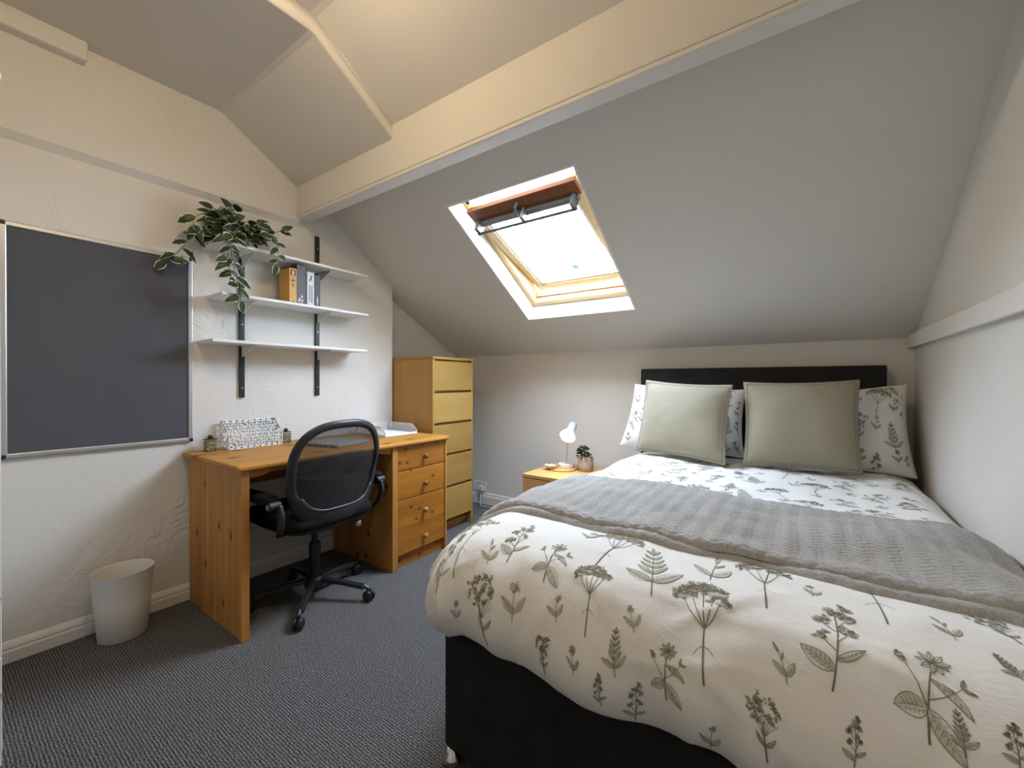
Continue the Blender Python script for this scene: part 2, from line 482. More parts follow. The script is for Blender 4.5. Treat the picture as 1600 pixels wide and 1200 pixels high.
# ledge on the right wall
struct('trim_4', prism([(XR + .02, 1.318), (3.058, 1.309), (3.055, 1.375), (3.062, 1.384), (XR + .02, 1.392)], 'y', YB, D), MT['plaster_soft'], bevel=.004)

def bb_prof(sgn, x):
    return [(x, 0), (x + sgn * .018, 0), (x + sgn * .018, .046), (x + sgn * .014, .052), (x + sgn * .016, .060), (x + sgn * .013, .070), (x + sgn * .006, .082), (x, .086)]
struct('baseboard_left', prism(bb_prof(1, 0), 'y', YB, 2.116), MT['gloss'], bevel=.002)
struct('baseboard_alcove', prism(bb_prof(1, XL), 'y', 2.116, D), MT['gloss'], bevel=.002)
struct('baseboard_back', prism([(D, 0), (D - .018, 0), (D - .018, .07), (D - .012, .085), (D - .01, .10), (D, .106)], 'x', XL, XR), MT['gloss'], bevel=.002)

# ------------------------------------------------------------------ skylight
P0 = np.array([UX0, VY1, 1.590]); EU = np.array([1., 0, 0]); EV = nrm([0, VY0 - VY1, 2.125 - 1.590]); EW = np.array([0, EV[2], -EV[1]])
LU, LV = UX1 - UX0, 1.0052
win = empty('window_1', tuple(P0)); tag(win, kind='structure')
def wbox(u0, u1, v0, v1, w0, w1, rot=0.0, piv=(.50, .16)):
    V, F = box(u0, u1, v0, v1, w0, w1); out = []
    for u, v, w_ in V:
        a, b = v - piv[0], w_ - piv[1]
        c_, s_ = math.cos(rot), math.sin(rot)
        v2, w2 = piv[0] + a * c_ + b * s_, piv[1] - a * s_ + b * c_
        out.append(P0 + EU * u + EV * v2 + EW * w2)
    return out, F
def wpt(u, v, w_, rot=0.0, piv=(.50, .16)):
    a, b = v - piv[0], w_ - piv[1]; c_, s_ = math.cos(rot), math.sin(rot)
    return P0 + EU * u + EV * (piv[0] + a * c_ + b * s_) + EW * (piv[1] - a * s_ + b * c_)
FW = .12
for nm, a in (('lining', (-.012, 0, -.01, LV + .01, -.001, FW + .02)), ('lining', (LU, LU + .012, -.01, LV + .01, -.001, FW + .02)),
              ('lining', (0, LU, -.012, 0, -.001, FW + .02)), ('lining', (0, LU, LV, LV + .012, -.001, FW + .02))):
    add(nm, wbox(*a), MT['white'], win)
# fixed pine frame
fr = add('frame', join(wbox(-.01, .040, -.01, LV + .01, FW, .215), wbox(LU - .040, LU + .01, -.01, LV + .01, FW, .215),
                       wbox(.038, LU - .038, -.01, .045, FW, .215), wbox(.038, LU - .038, LV - .035, LV + .01, FW, .215)), MT['windowpine'], win, bevel=.004)
add('frame_bead', join(wbox(.039, .044, .05, .48, .19, .215), wbox(LU - .044, LU - .039, .05, .48, .19, .215), wbox(.04, LU - .04, .045, .058, .165, .20)), MT['windowpine'], win, bevel=.002)
for u in (.30, .70):
    add('latch_plate', wbox(u - .06, u + .03, .04, .052, .175, .19), M('brass_plate', (.75, .60, .25), .4, .5), win, bevel=.002)
# sash, pivoted open: bottom out, top in
TA = R(11.0)
s0, s1, sv0, sv1 = .046, LU - .046, .032, .930
add('sash', join(wbox(s0, s0 + .052, sv0, sv1, .138, .182, TA), wbox(s1 - .052, s1, sv0, sv1, .138, .182, TA), wbox(s0 + .05, s1 - .05, sv0, sv0 + .075, .138, .182, TA)), MT['windowpine'], win, bevel=.005)
add('sash_top_rail', wbox(s0 - .002, s1 + .002, sv1 - .095, sv1, .128, .160, TA), MT['windowpine_shaded'], win, bevel=.004)
add('glazing_bead', join(wbox(s0 + .052, s0 + .066, sv0 + .075, sv1 - .09, .148, .172, TA), wbox(s1 - .066, s1 - .052, sv0 + .075, sv1 - .09, .148, .172, TA), wbox(s0 + .05, s1 - .05, sv0 + .075, sv0 + .088, .148, .172, TA)), MT['alu'], win, bevel=.002)
add('pane', wbox(s0 + .05, s1 - .05, sv0 + .07, sv1 - .09, .160, .166, TA), MT['glass'], win)
add('vent_flap', wbox(s0 + .015, s1 - .015, sv1 - .118, sv1 - .085, .105, .128, TA), MT['alu_dark'], win, bevel=.003)
hb = add('handle_bar', tube([wpt(.07, sv1 - .118, .062, TA), wpt(LU - .07, sv1 - .118, .062, TA)], .0085, 10), MT['alu_dark'], win, smooth=False)
for u in (.085, .40, LU - .085):
    add('bar_bracket', join(wbox(u - .010, u + .010, sv1 - .128, sv1 - .070, .056, .128, TA)), MT['alu_dark'], win, bevel=.004)
add('latch', tube([wpt(.39, sv1 - .03, .125, TA), wpt(.37, sv1 - .045, .108, TA), wpt(.355, sv1 - .09, .10, TA)], .008, 8), MT['alu_dark'], win)
add('pivot_hinge', wbox(.075, .10, LV - .05, LV - .02, .055, .09), MT['black'], win, bevel=.004)
# small blue flower sticker on the pane
V, F = [], []
cst = wpt(.425, .232, .1585, TA); ev2 = EV * math.cos(TA) - EW * math.sin(TA)
for k in range(7):
    a = k * 2 * math.pi / 7 + .3; n0 = len(V)
    cc = cst + .019 * (math.cos(a) * EU + math.sin(a) * ev2)
    for j in range(8):
        b_ = j * math.pi / 4; V.append(cc + .0115 * (math.cos(b_) * EU + math.sin(b_) * ev2))
    F.append(tuple(range(n0, n0 + 8)))
F.append(tuple(len(V) + j for j in range(12))); V += [cst - EW * .0003 + .017 * (math.cos(j * math.pi / 6) * EU + math.sin(j * math.pi / 6) * ev2) for j in range(12)]
add('window_sticker', (V, F), M('blue_sticker', (.25, .52, .75), .6), win, recalc=False)

# ================================================================== LAMPS
LX, LY, LZ = 1.44, .42, 2.53
root = empty('ceiling_light', (LX, LY, LZ))
tag(root, 'round opal ceiling light with a white metal rim', 'ceiling light')
add('base_plate', lathe([(.0, .123), (.06, .123), (.06, .10), (.15, .085), (.15, .06), (.0, .06)], (LX, LY, LZ), 32), MT['white'], root, smooth=False)
add('diffuser', lathe([(.06 * math.sin(a), .06 - .085 * math.cos(a)) for a in np.linspace(0.001, math.pi / 2, 9)], (LX, LY, LZ), 28), emis('warm_opal_glow', (1.0, .76, .47), LAMP_STRENGTH), root, smooth=True)

# ================================================================== BED
bed = empty('double_bed', (2.39, 1.9, 0)); tag(bed, 'charcoal upholstered divan double bed with low headboard against the back wall', 'bed')
BX0, BX1, BF, BH = 1.74, 3.05, .895, 2.915
add('divan_base', box(BX0, BX1, BF, BH, .045, .40), MT['divan'], bed, bevel=.018, seg=3)
add('mattress', box(BX0 + .01, BX1 - .005, BF + .015, BH - .01, .40, .625), MT['mattress'], bed, bevel=.05, seg=4)
add('headboard', box(1.665, 2.968, 2.935, 2.995, .12, 1.221), MT['headboard'], bed, bevel=.008)
for x, y in ((1.762, .915), (3.0, .945), (1.785, 2.85), (3.0, 2.85)):
    add('foot', lathe([(.001, 0), (.026, .001), (.030, .008), (.029, .020), (.018, .032), (.016, .047), (.001, .047)], (x, y, 0), 18), MT['chrome'], bed, smooth=True)

# ---- duvet as one parametric cloth
DX0, DY0 = 1.875, 1.06
SMAX, TMAX, DM = 3.052 - DX0, 2.80 - DY0, .50
_pp = np.array([(0, .684), (.05, .683), (.10, .676), (.15, .658), (.195, .628), (.23, .588), (.25, .545), (.256, .508), (.250, .475), (.232, .452), (.205, .443), (.17, .446), (.15, .455)])
_fd = np.linspace(0, 1, 200)
def _dense(p):
    from_ = np.linspace(0, len(p) - 1, 240); i = np.clip(from_.astype(int), 0, len(p) - 2); f_ = (from_ - i)[:, None]
    def g(k): return p[np.clip(k, 0, len(p) - 1)]
    p0, p1, p2, p3 = g(i - 1), g(i), g(i + 1), g(i + 2)
    return .5 * ((2 * p1) + (-p0 + p2) * f_ + (2 * p0 - 5 * p1 + 4 * p2 - p3) * f_ ** 2 + (-p0 + 3 * p1 - 3 * p2 + p3) * f_ ** 3)
_pd = _dense(_pp); _al = np.concatenate([[0], np.cumsum(np.linalg.norm(np.diff(_pd, axis=0), axis=1))]); DMAX = _al[-1]
N1, N2, N3 = VNoise(3), VNoise(5), VNoise(9)
def duvet_raw(s, t):
    s = np.asarray(s, float); t = np.asarray(t, float)
    ds = np.maximum(-s, 0); dt = np.maximum(-t, 0); h = np.hypot(ds, dt) + 1e-9
    d = np.maximum(ds, dt); ux, uy = ds / h, dt / h
    # blend square corner to quarter disc
    o_ = np.interp(d, _al, _pd[:, 0]); z = np.interp(d, _al, _pd[:, 1])
    x = DX0 + np.maximum(s, 0) - o_ * ux; y = DY0 + np.maximum(t, 0) - o_ * uy
    corner = 4 * ux * uy * ux * uy
    z = z - .045 * corner * np.clip(d / DMAX, 0, 1) ** 2
    lift = np.clip((t - .0) / 1.6, 0, 1)
    z = z + .004 * np.sin(s * 5.0) * lift - .05 * np.clip((s - SMAX + .12) / .12, 0, 1) ** 2
    hang = np.clip((d - .16) / .15, 0, 1)
    z = z + .013 * N1(s * 4.5 + 7, t * 4.5) * (1 - .6 * hang) + .0045 * N2(s * 13, t * 13 + 3)
    push = hang * (.022 * N2(s * 5.5 + 1, t * 2.0) + .010 * N3(s * 16, t * 5 + 11) + .012 * N1(s * 9 + t * 7, t * 3))
    z = z + hang * .016 * N3(s * 5 + 4, t * 2)
    return np.stack([x - ux * push, y - uy * push, z], -1)
GS = np.concatenate([np.linspace(-DMAX, 0, 40), np.linspace(0, SMAX, 96)[1:]])
GT = np.concatenate([np.linspace(-DMAX, 0, 44), np.linspace(0, TMAX, 110)[1:]])
_S, _T = np.meshgrid(GS, GT, indexing='ij')
DP = duvet_raw(_S, _T)
# crumples near the hem and diagonal creases on the foot drop
def _normals(P):
    a = np.gradient(P, axis=0); b = np.gradient(P, axis=1); n = np.cross(a, b); n /= np.linalg.norm(n, axis=-1, keepdims=True) + 1e-12
    return n
DN = _normals(DP)
rs = np.random.RandomState(4)
dis = np.zeros(_S.shape)
for k in range(34):
    s0_, t0_ = rs.uniform(-.3, 1.25), rs.uniform(-.46, -.08); a = rs.uniform(-.9, .9) + (math.pi / 2 if rs.rand() < .4 else 0); ln = rs.uniform(.06, .18); wd = rs.uniform(.006, .013)
    p = (_S - s0_) * math.cos(a) + (_T - t0_) * math.sin(a); q = -(_S - s0_) * math.sin(a) + (_T - t0_) * math.cos(a)
    dis += rs.uniform(.002, .0055) * np.exp(-(q / wd) ** 2) * np.exp(-(p / ln) ** 4)
DP = DP + DN * dis[..., None] * (1 if DN[80, 80, 2] > 0 else -1)
DN = _normals(DP)
if DN[80, 80, 2] < 0: DN = -DN
duvet = empty('duvet', (2.3, 1.8, .43)); tag(duvet, 'white duvet printed with olive botanical sprigs covering the bed', 'duvet')
_cv = add('cover', gridf(DP), MT['cotton'], duvet, smooth=True, recalc=False)
if _cv.data.polygons[len(_cv.data.polygons) // 2].normal.z < 0:
    _cv.data.flip_normals()

def bil(A, ga, gb, a, b):
    a = np.clip(np.asarray(a, float), ga[0], ga[-1]); b = np.clip(np.asarray(b, float), gb[0], gb[-1])
    i = np.clip(np.searchsorted(ga, a) - 1, 0, len(ga) - 2); j = np.clip(np.searchsorted(gb, b) - 1, 0, len(gb) - 2)
    fa = ((a - ga[i]) / (ga[i + 1] - ga[i]))[..., None]; fb = ((b - gb[j]) / (gb[j + 1] - gb[j]))[..., None]
    return (A[i, j] * (1 - fa) + A[i + 1, j] * fa) * (1 - fb) + (A[i, j + 1] * (1 - fa) + A[i + 1, j + 1] * fa) * fb

# ---- botanical print: plants drawn as ribbons and leaf strips in 2-D, laid on the cloth
class Print:
    def __init__(s): s.V = []; s.F = []; s.I = []; s.k = 1.0
    def strip(s, A, B, mi):
        n0 = len(s.V); n = len(A)
        for a, b in zip(A, B): s.V.append(tuple(a)); s.V.append(tuple(b))
        for i in range(n - 1): s.F.append((n0 + 2 * i, n0 + 2 * i + 1, n0 + 2 * i + 3, n0 + 2 * i + 2)); s.I.append(mi)
    def line(s, P, w0, w1=None, mi=0):
        P = np.array(P, float); n = len(P); w1 = w0 if w1 is None else w1
        if mi == 0: w0 *= s.k; w1 *= s.k
        T = np.gradient(P, axis=0); T /= np.linalg.norm(T, axis=1, keepdims=True) + 1e-12; Nn = np.stack([-T[:, 1], T[:, 0]], 1)
        w_ = np.linspace(w0, w1, n)[:, None] / 2
        s.strip(P + Nn * w_, P - Nn * w_, mi)
    def leaf(s, p, ang, L, wd, bend=0.0, fill=True, hatch=True):
        n = 9; u = np.linspace(0, 1, n); a = ang + bend * u
        C = np.array(p) + np.concatenate([[[0, 0]], np.cumsum(np.stack([np.cos(a), np.sin(a)], 1)[:-1] * L / (n - 1), axis=0)])
        Nn = np.stack([-np.sin(a), np.cos(a)], 1); hw = wd * .5 * (np.sin(np.pi * u ** .8) ** .85)[:, None]
        A, B = C + Nn * hw, C - Nn * hw
        if fill: s.strip(C, B, 1); s.strip(C + (A - C) * .0, C + (A - C) * .42, 1)
        s.line(A, .0011, .0011); s.line(B, .0014, .0014); s.line(C, .0016, .0008)
        if hatch:
            for k in range(1, n - 1):
                q = min(k + 1, n - 1)
                s.line([C[k], C[k] * .25 + A[q] * .75], .0011, .0005); s.line([C[k], C[k] * .1 + B[q] * .9], .0013, .0007)
                m1 = (C[k] + C[q]) / 2; s.line([m1, m1 * .5 + B[q] * .5], .0011, .0005)
    def stem(s, p, ang, L, bend=0.0, w0=.003, w1=.0018, n=9):
        u = np.linspace(0, 1, n); a = ang + bend * u
        C = np.array(p) + np.concatenate([[[0, 0]], np.cumsum(np.stack([np.cos(a), np.sin(a)], 1)[:-1] * L / (n - 1), axis=0)])
        s.line(C, w0 * .8, w1 * .8); return C[-1], a[-1], C
    def blob(s, p, r, rng, n=7, fill=.5):
        for k in range(n):
            a = rng.uniform(0, 2 * math.pi); q = np.array(p) + r * rng.uniform(.15, .85) * np.array([math.cos(a), math.sin(a)]); rr = r * rng.uniform(.2, .42)
            th = np.linspace(0, 2 * math.pi, 7); s.line(np.stack([q[0] + rr * np.cos(th), q[1] + rr * np.sin(th) * .8], 1), .0011, .0011)
            if rng.rand() < fill: s.line([q - rr * .6, q + rr * .6], rr * .9, rr * .9, 1 if rng.rand() < .5 else 0)

def pl_umbel(P, h, rng, x0=0, y0=0, tilt=0):
    e, a, C = P.stem((x0, y0), math.pi / 2 + tilt, h * .5, rng.uniform(-.2, .2), .0042, .0028)
    for sd in (-1, 1): P.stem(C[5], math.pi / 2 + tilt + sd * 1.9, h * .12, sd * .9, .0016, .001)
    nb = rng.randint(4, 6)
    for k in range(nb):
        f = (k - (nb - 1) / 2) / max(nb - 1, 1) * 2
        q, b, _ = P.stem(e, math.pi / 2 + tilt - f * .75, h * (.42 - .10 * abs(f)) * rng.uniform(.8, 1.1), f * .45, .0026, .0014)
        r = h * rng.uniform(.12, .165)
        for j in range(7):
            q2, _, _ = P.stem(q, b + (j - 3) * .38, r * rng.uniform(.6, 1.0), 0, .0012, .001, 4); P.blob(q2, r * .36, rng, 7, .45)
def pl_hydra(P, h, rng, x0=0, y0=0, tilt=0):
    e, a, C = P.stem((x0, y0), math.pi / 2 + tilt, h * .55, .1, .0045, .003)
    c_ = e + np.array([0, h * .16])
    for k in range(44):
        aa, rr = rng.uniform(0, 2 * math.pi), h * .24 * math.sqrt(rng.rand()); P.blob(c_ + rr * np.array([math.cos(aa), .85 * math.sin(aa)]), h * .05, rng, 4, .7)
    for k in range(7):
        P.stem(C[5], math.pi / 2 + (k - 3) * .22, h * .28, (3 - k) * -.05, .0016, .001)
    for sd in (-1, 1): P.leaf(C[3], math.pi / 2 + sd * .8, h * .22, h * .055, -sd * .3)
def pl_daisy(P, h, rng, x0=0, y0=0, tilt=0):
    e, a, C = P.stem((x0, y0), math.pi / 2 + tilt + .08, h * .72, -.25, .0042, .0024, 12)
    for k in range(9):
        P.leaf(e + .012 * h * np.array([math.cos(k), math.sin(k)]), k * 2 * math.pi / 9 + .2, h * .125, h * .05, .1, k % 3 == 0, False)
    P.blob(e, h * .03, rng, 6, .8)
    P.leaf(C[4], math.pi + .25 + tilt, h * .25, h * .17, .3); P.leaf(C[4], -.85 + tilt, h * .40, h * .14, -.15)
    P.leaf(C[8], -.35 + tilt, h * .36, h * .075, -.7)
    q, b, _ = P.stem(C[4], math.pi / 2 + .45 + tilt, h * .42, .1, .0024, .0014); P.blob(q, h * .05, rng, 9, .7); P.blob(q + np.array([-.02, .05]) * h, h * .035, rng, 7, .7)
    q, b, c2 = P.stem(C[5], .55 + tilt, h * .32, .5, .002, .0012); P.leaf(q, b + .4, h * .1, h * .03); P.leaf(c2[6], b + 2.0, h * .12, h * .045); P.leaf(q, b - 1.2, h * .1, h * .03)
def pl_sprig(P, h, rng, x0=0, y0=0, tilt=0):
    e, a, C = P.stem((x0, y0), math.pi / 2 + tilt, h * .82, rng.uniform(-.3, .3), .0034, .0016, 14)
    P.leaf(C[3], math.pi / 2 + tilt + 1.05, h * .34, h * .11, -.2); P.leaf(C[3], math.pi / 2 + tilt - 1.1, h * .36, h * .12, .25)
    for i, k in enumerate((5, 7, 9, 11, 13)):
        L_ = h * (.24 - .03 * i)
        P.leaf(C[k], a + .75, L_, L_ * .28, -.15); P.leaf(C[k], a - .75, L_ * 1.05, L_ * .28, .15)
    P.leaf(e, a, h * .16, h * .045)
def pl_small(P, h, rng, x0=0, y0=0, tilt=0):
    e, a, C = P.stem((x0, y0), math.pi / 2 + tilt, h * .72, rng.uniform(-.4, .4), .0028, .0015)
    P.leaf(C[2], math.pi / 2 + tilt + .65, h * .45, h * .14, .1); P.leaf(C[2], math.pi / 2 + tilt - .95, h * .42, h * .16, .5)
    k = rng.randint(3)
    if k == 0: P.blob(e, h * .13, rng, 12, .5)
    elif k == 1:
        for j in range(7): P.leaf(e, j * .9, h * .17, h * .07, .1, j % 2 == 0, False)
    else: P.leaf(e, a + .1, h * .3, h * .075); P.leaf(C[6], a - .7, h * .2, h * .06)
def pl_branch(P, h, rng, x0=0, y0=0, tilt=0):
    e, a, C = P.stem((x0, y0), math.pi / 2 + tilt - .2, h * .85, .35, .0036, .0018, 12)
    for k, sd in ((4, 1), (5, -1), (7, 1), (8, -1), (10, -1)):
        q, b, _ = P.stem(C[k], a + sd * .75, h * .2, -sd * .3, .002, .0012); P.blob(q, h * .07, rng, 12, .5); P.blob(q + np.array([sd * .04, .05]) * h, h * .055, rng, 9, .5)
    P.blob(e, h * .09, rng, 14, .5)
    P.leaf(C[2], math.pi - .35, h * .3, h * .13, -.25); P.leaf(C[3], .5, h * .26, h * .07, .2)
PLANTS = [pl_umbel, pl_hydra, pl_daisy, pl_sprig, pl_branch]

def lay(P, fn, off):
    V2 = np.array(P.V); pos, nn = fn(V2[:, 0], V2[:, 1]); return (pos + nn * off), P.F, P.I
# placed so that the big sprigs stand in staggered rows with small ones between
rng = np.random.RandomState(21)
pr_ = Print()
KIND = {'umbel': pl_umbel, 'hydra': pl_hydra, 'daisy': pl_daisy, 'sprig': pl_sprig, 'branch': pl_branch, 'small': pl_small}
FOOT = [('umbel', -0.038, -0.254, 0.268, 0.44), ('small', 0.05, -0.196, 0.089, 0.43), ('branch', 0.099, -0.173, 0.18, 0.28), ('daisy', 0.223, -0.196, 0.163, 0.15), ('umbel', 0.322, -0.104, 0.2, -0.0), ('sprig', 0.471, -0.15, 0.219, 0.23), ('hydra', 0.112, -0.369, 0.173, 0.52), ('small', 0.173, -0.3, 0.107, 0.23), ('small', 0.285, -0.265, 0.063, 0.41), ('umbel', 0.359, -0.265, 0.154, 0.24), ('small', 0.458, -0.231, 0.063, 0.41), ('hydra', 0.273, -0.369, 0.082, 0.15), ('small', 0.347, -0.334, 0.048, 0.26), ('sprig', 0.434, -0.311, 0.084, 0.3), ('daisy', 0.533, -0.323, 0.116, 0.11), ('branch', 0.409, -0.369, 0.048, 0.26), ('branch', 0.471, -0.392, 0.081, -0.0), ('umbel', 0.595, -0.277, 0.2, 0.19), ('small', 0.607, -0.381, 0.058, -0.0), ('small', 0.57, -0.046, 0.142, 0.09), ('branch', -0.089, -0.3, 0.178, 1.03), ('small', 0.0, -0.358, 0.059, 0.22), ('small', 0.248, 0.0, 0.081, 0.15), ('umbel', 0.681, -0.092, 0.206, 0.12), ('small', 0.719, -0.219, 0.059, 0.21), ('branch', 0.781, -0.208, 0.185, -0.0), ('hydra', 0.694, -0.346, 0.105, 0.12), ('daisy', 0.892, -0.231, 0.163, -0.15), ('small', 0.954, -0.046, 0.063, 0.2), ('umbel', 0.867, -0.046, 0.254, 0.05), ('branch', 0.805, -0.288, 0.058, -0.0), ('sprig', 1.016, -0.104, 0.051, 0.82), ('hydra', 1.041, 0.0, 0.118, 0.32), ('small', 0.756, 0.0, 0.048, -0.0), ('branch', 0.979, -0.231, 0.046, -0.0), ('sprig', 0.929, -0.231, 0.046, -0.0)]
for k_, s_, t_, h_, a_ in FOOT:                                   # foot drop and the strip in front of the throw
    h_ = max(h_, .055); pr_.k = min(1.0, .45 + .55 * h_ / .2)
    KIND[k_](pr_, h_, rng, s_, t_, max(-.5, min(.5, a_)))
row = 0; t_ = .60
while t_ < TMAX - .08:                                              # staggered rows on the flat top towards the pillows
    s_ = -.30 + (row % 2) * .10; k = row * 2
    while s_ < SMAX - .03:
        pr_.k = .85
        PLANTS[(k * 2 + row) % 5](pr_, rng.uniform(.135, .185), rng, s_ + rng.uniform(-.02, .02), t_ + rng.uniform(-.02, .02), rng.uniform(-.3, .3))
        if s_ + .10 < SMAX: pr_.k = .7; pl_small(pr_, rng.uniform(.06, .09), rng, s_ + .10 + rng.uniform(-.015, .015), t_ + rng.uniform(.0, .08), rng.uniform(-.35, .35))
        s_ += .195; k += 1
    t_ += .155; row += 1
pr_.k = 1.0
fn = lambda a, b: (bil(DP, GS, GT, a, b), bil(DN, GS, GT, a, b))
V2 = np.array(pr_.V)
keepv = (V2[:, 0] > -DMAX + .02) & (V2[:, 0] < SMAX - .01) & (V2[:, 1] > -DMAX + .02) & (V2[:, 1] < TMAX - .01)
V3, F3, I3 = lay(pr_, fn, .0012)
ok = [all(keepv[i] for i in f) for f in F3]
F3 = [f for f, k in zip(F3, ok) if k]; I3 = [i for i, k in zip(I3, ok) if k]
tag(add('botanical_print', (V3, F3), [MT['printd'], MT['printl']], duvet, idx=I3, recalc=False), kind='stuff')

# ---- fleece throw folded in two across the bed
throw = empty('throw_blanket', (2.3, 1.7, .69)); tag(throw, 'grey chevron fleece throw folded across the middle of the bed', 'blanket')
def tri(x): return 2 * np.abs(x - np.floor(x + .5))
def throw_layer(name, s0_, s1_, t0_, t1_, base, thick, res, tex, wob):
    ns, ntt = int((s1_ - s0_) / res), int((t1_ - t0_) / res)
    ss = np.linspace(s0_, s1_, ns); tt = np.linspace(0, 1, ntt)
    S_, T_ = np.meshgrid(ss, tt, indexing='ij')
    fr0 = t0_ + .010 * N1(ss * 6 + 30, ss * 0 + wob)[:, None] + .004 * N3(ss * 25, ss * 0 + wob)[:, None]; bk = t1_ + .02 * N2(ss * 4 + 30, ss * 0 + wob)[:, None]
    TT = fr0 + (bk - fr0) * T_
    e = np.minimum((TT - fr0), .75 * (bk - TT)); rr = .028
    rnd = np.sqrt(np.clip(1 - (1 - np.clip(e / rr, 0, 1)) ** 2, 0, 1))
    es = np.minimum(S_ - s0_, .2); rnd = rnd * np.sqrt(np.clip(1 - (1 - np.clip(es / .02, 0, 1)) ** 2, 0, 1))
    pz = bil(DP, GS, GT, S_, TT); nz_ = bil(DN, GS, GT, S_, TT)
    chev = np.abs(np.sin(math.pi * (TT / .0185 + .75 * tri(S_ / .052) + .12 * N2(S_ * 14, TT * 14)))) ** .6
    chev = chev * (.8 + .2 * np.sin(2 * math.pi * S_ / .026) ** 2)
    h = base + thick * rnd * (1 + .22 * np.abs(np.sin(math.pi * S_ / .034 + wob)) * np.exp(-e / .03)) + tex * chev * rnd + .004 * N1(S_ * 9 + 3, TT * 9 + wob)
    return add(name, gridf(pz + nz_ * h[..., None]), MT['fleece'], throw, smooth=True, recalc=False)
o1 = throw_layer('lower_layer', -.30, SMAX - .004, .092, .690, -.004, .017, .008, .0030, 5)
o2 = throw_layer('upper_layer', -.315, SMAX - .002, .110, .705, .011, .017, .0040, .0066, 11)
for o in (o1, o2):
    if o.data.polygons[len(o.data.polygons) // 2].normal.z < 0: o.data.flip_normals()

# ---- pillows and cushions
def pillow(corners, T, flange, seed, nu=44, nv=36, dent=.0):
    BL, BR, TR, TL = [np.array(c_, float) for c_ in corners]
    u = np.linspace(-1, 1, nu); v = np.linspace(-1, 1, nv); U_, V_ = np.meshgrid(u, v, indexing='ij')
    k = .055
    Uc = U_ * (1 - k * (1 - V_ ** 2) * np.abs(U_) ** 3); Vc = V_ * (1 - k * (1 - U_ ** 2) * np.abs(V_) ** 3)
    a = (Uc + 1)[..., None] / 2; b = (Vc + 1)[..., None] / 2
    P = (BL * (1 - a) + BR * a) * (1 - b) + (TL * (1 - a) + TR * a) * b
    n = nrm(np.cross(BR - BL, TL - BL))                      # faces the foot of the bed
    iu = np.clip(np.abs(U_) / (1 - flange), 0, 1); iv = np.clip(np.abs(V_) / (1 - flange), 0, 1)
    th = T * ((1 - iu ** 2.6) * (1 - iv ** 2.6)) ** .55
    nn = VNoise(seed); th = th * (1 + .10 * nn(U_ * 2 + 5, V_ * 2 + 5)) + .0012 * nn(U_ * 7 + 9, V_ * 7 + 2) * (th > .01)
    sag = dent * np.exp(-((U_ - .1) / .5) ** 2 - ((V_ - .9) / .4) ** 2)
    up = nrm(TL - BL)
    P = P - up * sag[..., None]
    front = P + n * (th + .004)[..., None]; back = P - n * (th * .75 + .004)[..., None]
    V = np.concatenate([front.reshape(-1, 3), back.reshape(-1, 3)]); _, F1 = gridf(front); m_ = nu * nv
    F = list(F1) + [tuple(i + m_ for i in f[::-1]) for f in F1]
    rim = [i * nv for i in range(nu)] + [(nu - 1) * nv + j for j in range(1, nv)] + [i * nv + nv - 1 for i in range(nu - 2, -1, -1)] + [j for j in range(nv - 2, 0, -1)]
    for i, q in enumerate(rim):
        r2 = rim[(i + 1) % len(rim)]; F.append((q, r2, r2 + m_, q + m_))
    rimP = [P.reshape(-1, 3)[q] for q in rim]
    return (V, F), front, u, v, n, rimP

def cushion(name, label, corners, T, seed):
    VF, fr_, u, v, n, rim = pillow(corners, T, .055, seed)
    c0 = np.array(corners).mean(0); rt = empty(name, (c0[0], c0[1], min(c_[2] for c_ in corners))); tag(rt, label, 'cushion', 'sage velvet scatter cushions')
    add('cover', VF, MT['cushion'], rt, smooth=True)
    nu, nv = len(u), len(v)
    add('piping', tube([p for p in rim], .0045, 6, closed=True), MT['piping'], rt, smooth=True)
    # seam where the flange starts
    f = .055; i0 = 2; P = fr_
    seam = [P[i, 1] for i in range(1, nu - 1)] + [P[nu - 2, j] for j in range(1, nv - 1)] + [P[i, nv - 2] for i in range(nu - 2, 0, -1)] + [P[1, j] for j in range(nv - 2, 0, -1)]
    add('flange_seam', tube(seam, .0028, 5, closed=True), MT['piping'], rt, smooth=True)
    return rt
def print_pillow(name, label, corners, T, seed, plants, dent=0):
    VF, fr_, u, v, n, rim = pillow(corners, T, .02, seed, dent=dent)
    c0 = np.array(corners).mean(0); rt = empty(name, (c0[0], c0[1], min(c_[2] for c_ in corners))); tag(rt, label, 'pillow', 'botanical print pillows')
    add('pillowcase', VF, MT['cotton'], rt, smooth=True)
    Wd = np.linalg.norm(np.array(corners[1]) - corners[0]); Hh = np.linalg.norm(np.array(corners[3]) - corners[0])
    P = Print(); rg = np.random.RandomState(seed)
    for fnp, x, y, h in plants: fnp(P, h, rg, x, y, rg.uniform(-.2, .2))
    V2 = np.array(P.V); a = V2[:, 0] / Wd * 2 - 1; b = V2[:, 1] / Hh * 2 - 1
    okv = (np.abs(a) < .95) & (np.abs(b) < .95); nr = _normals(fr_)
    if (nr[20, 18] @ n) < 0: nr = -nr
    pos = bil(fr_, u, v, a, b) + bil(nr, u, v, a, b) * .0014
    FI = [(f, i) for f, i in zip(P.F, P.I) if all(okv[q] for q in f)]
    tag(add('botanical_print', (pos, [f for f, _ in FI]), [MT['printd'], MT['printl']], rt, idx=[i for _, i in FI], recalc=False), kind='stuff')
    return rt
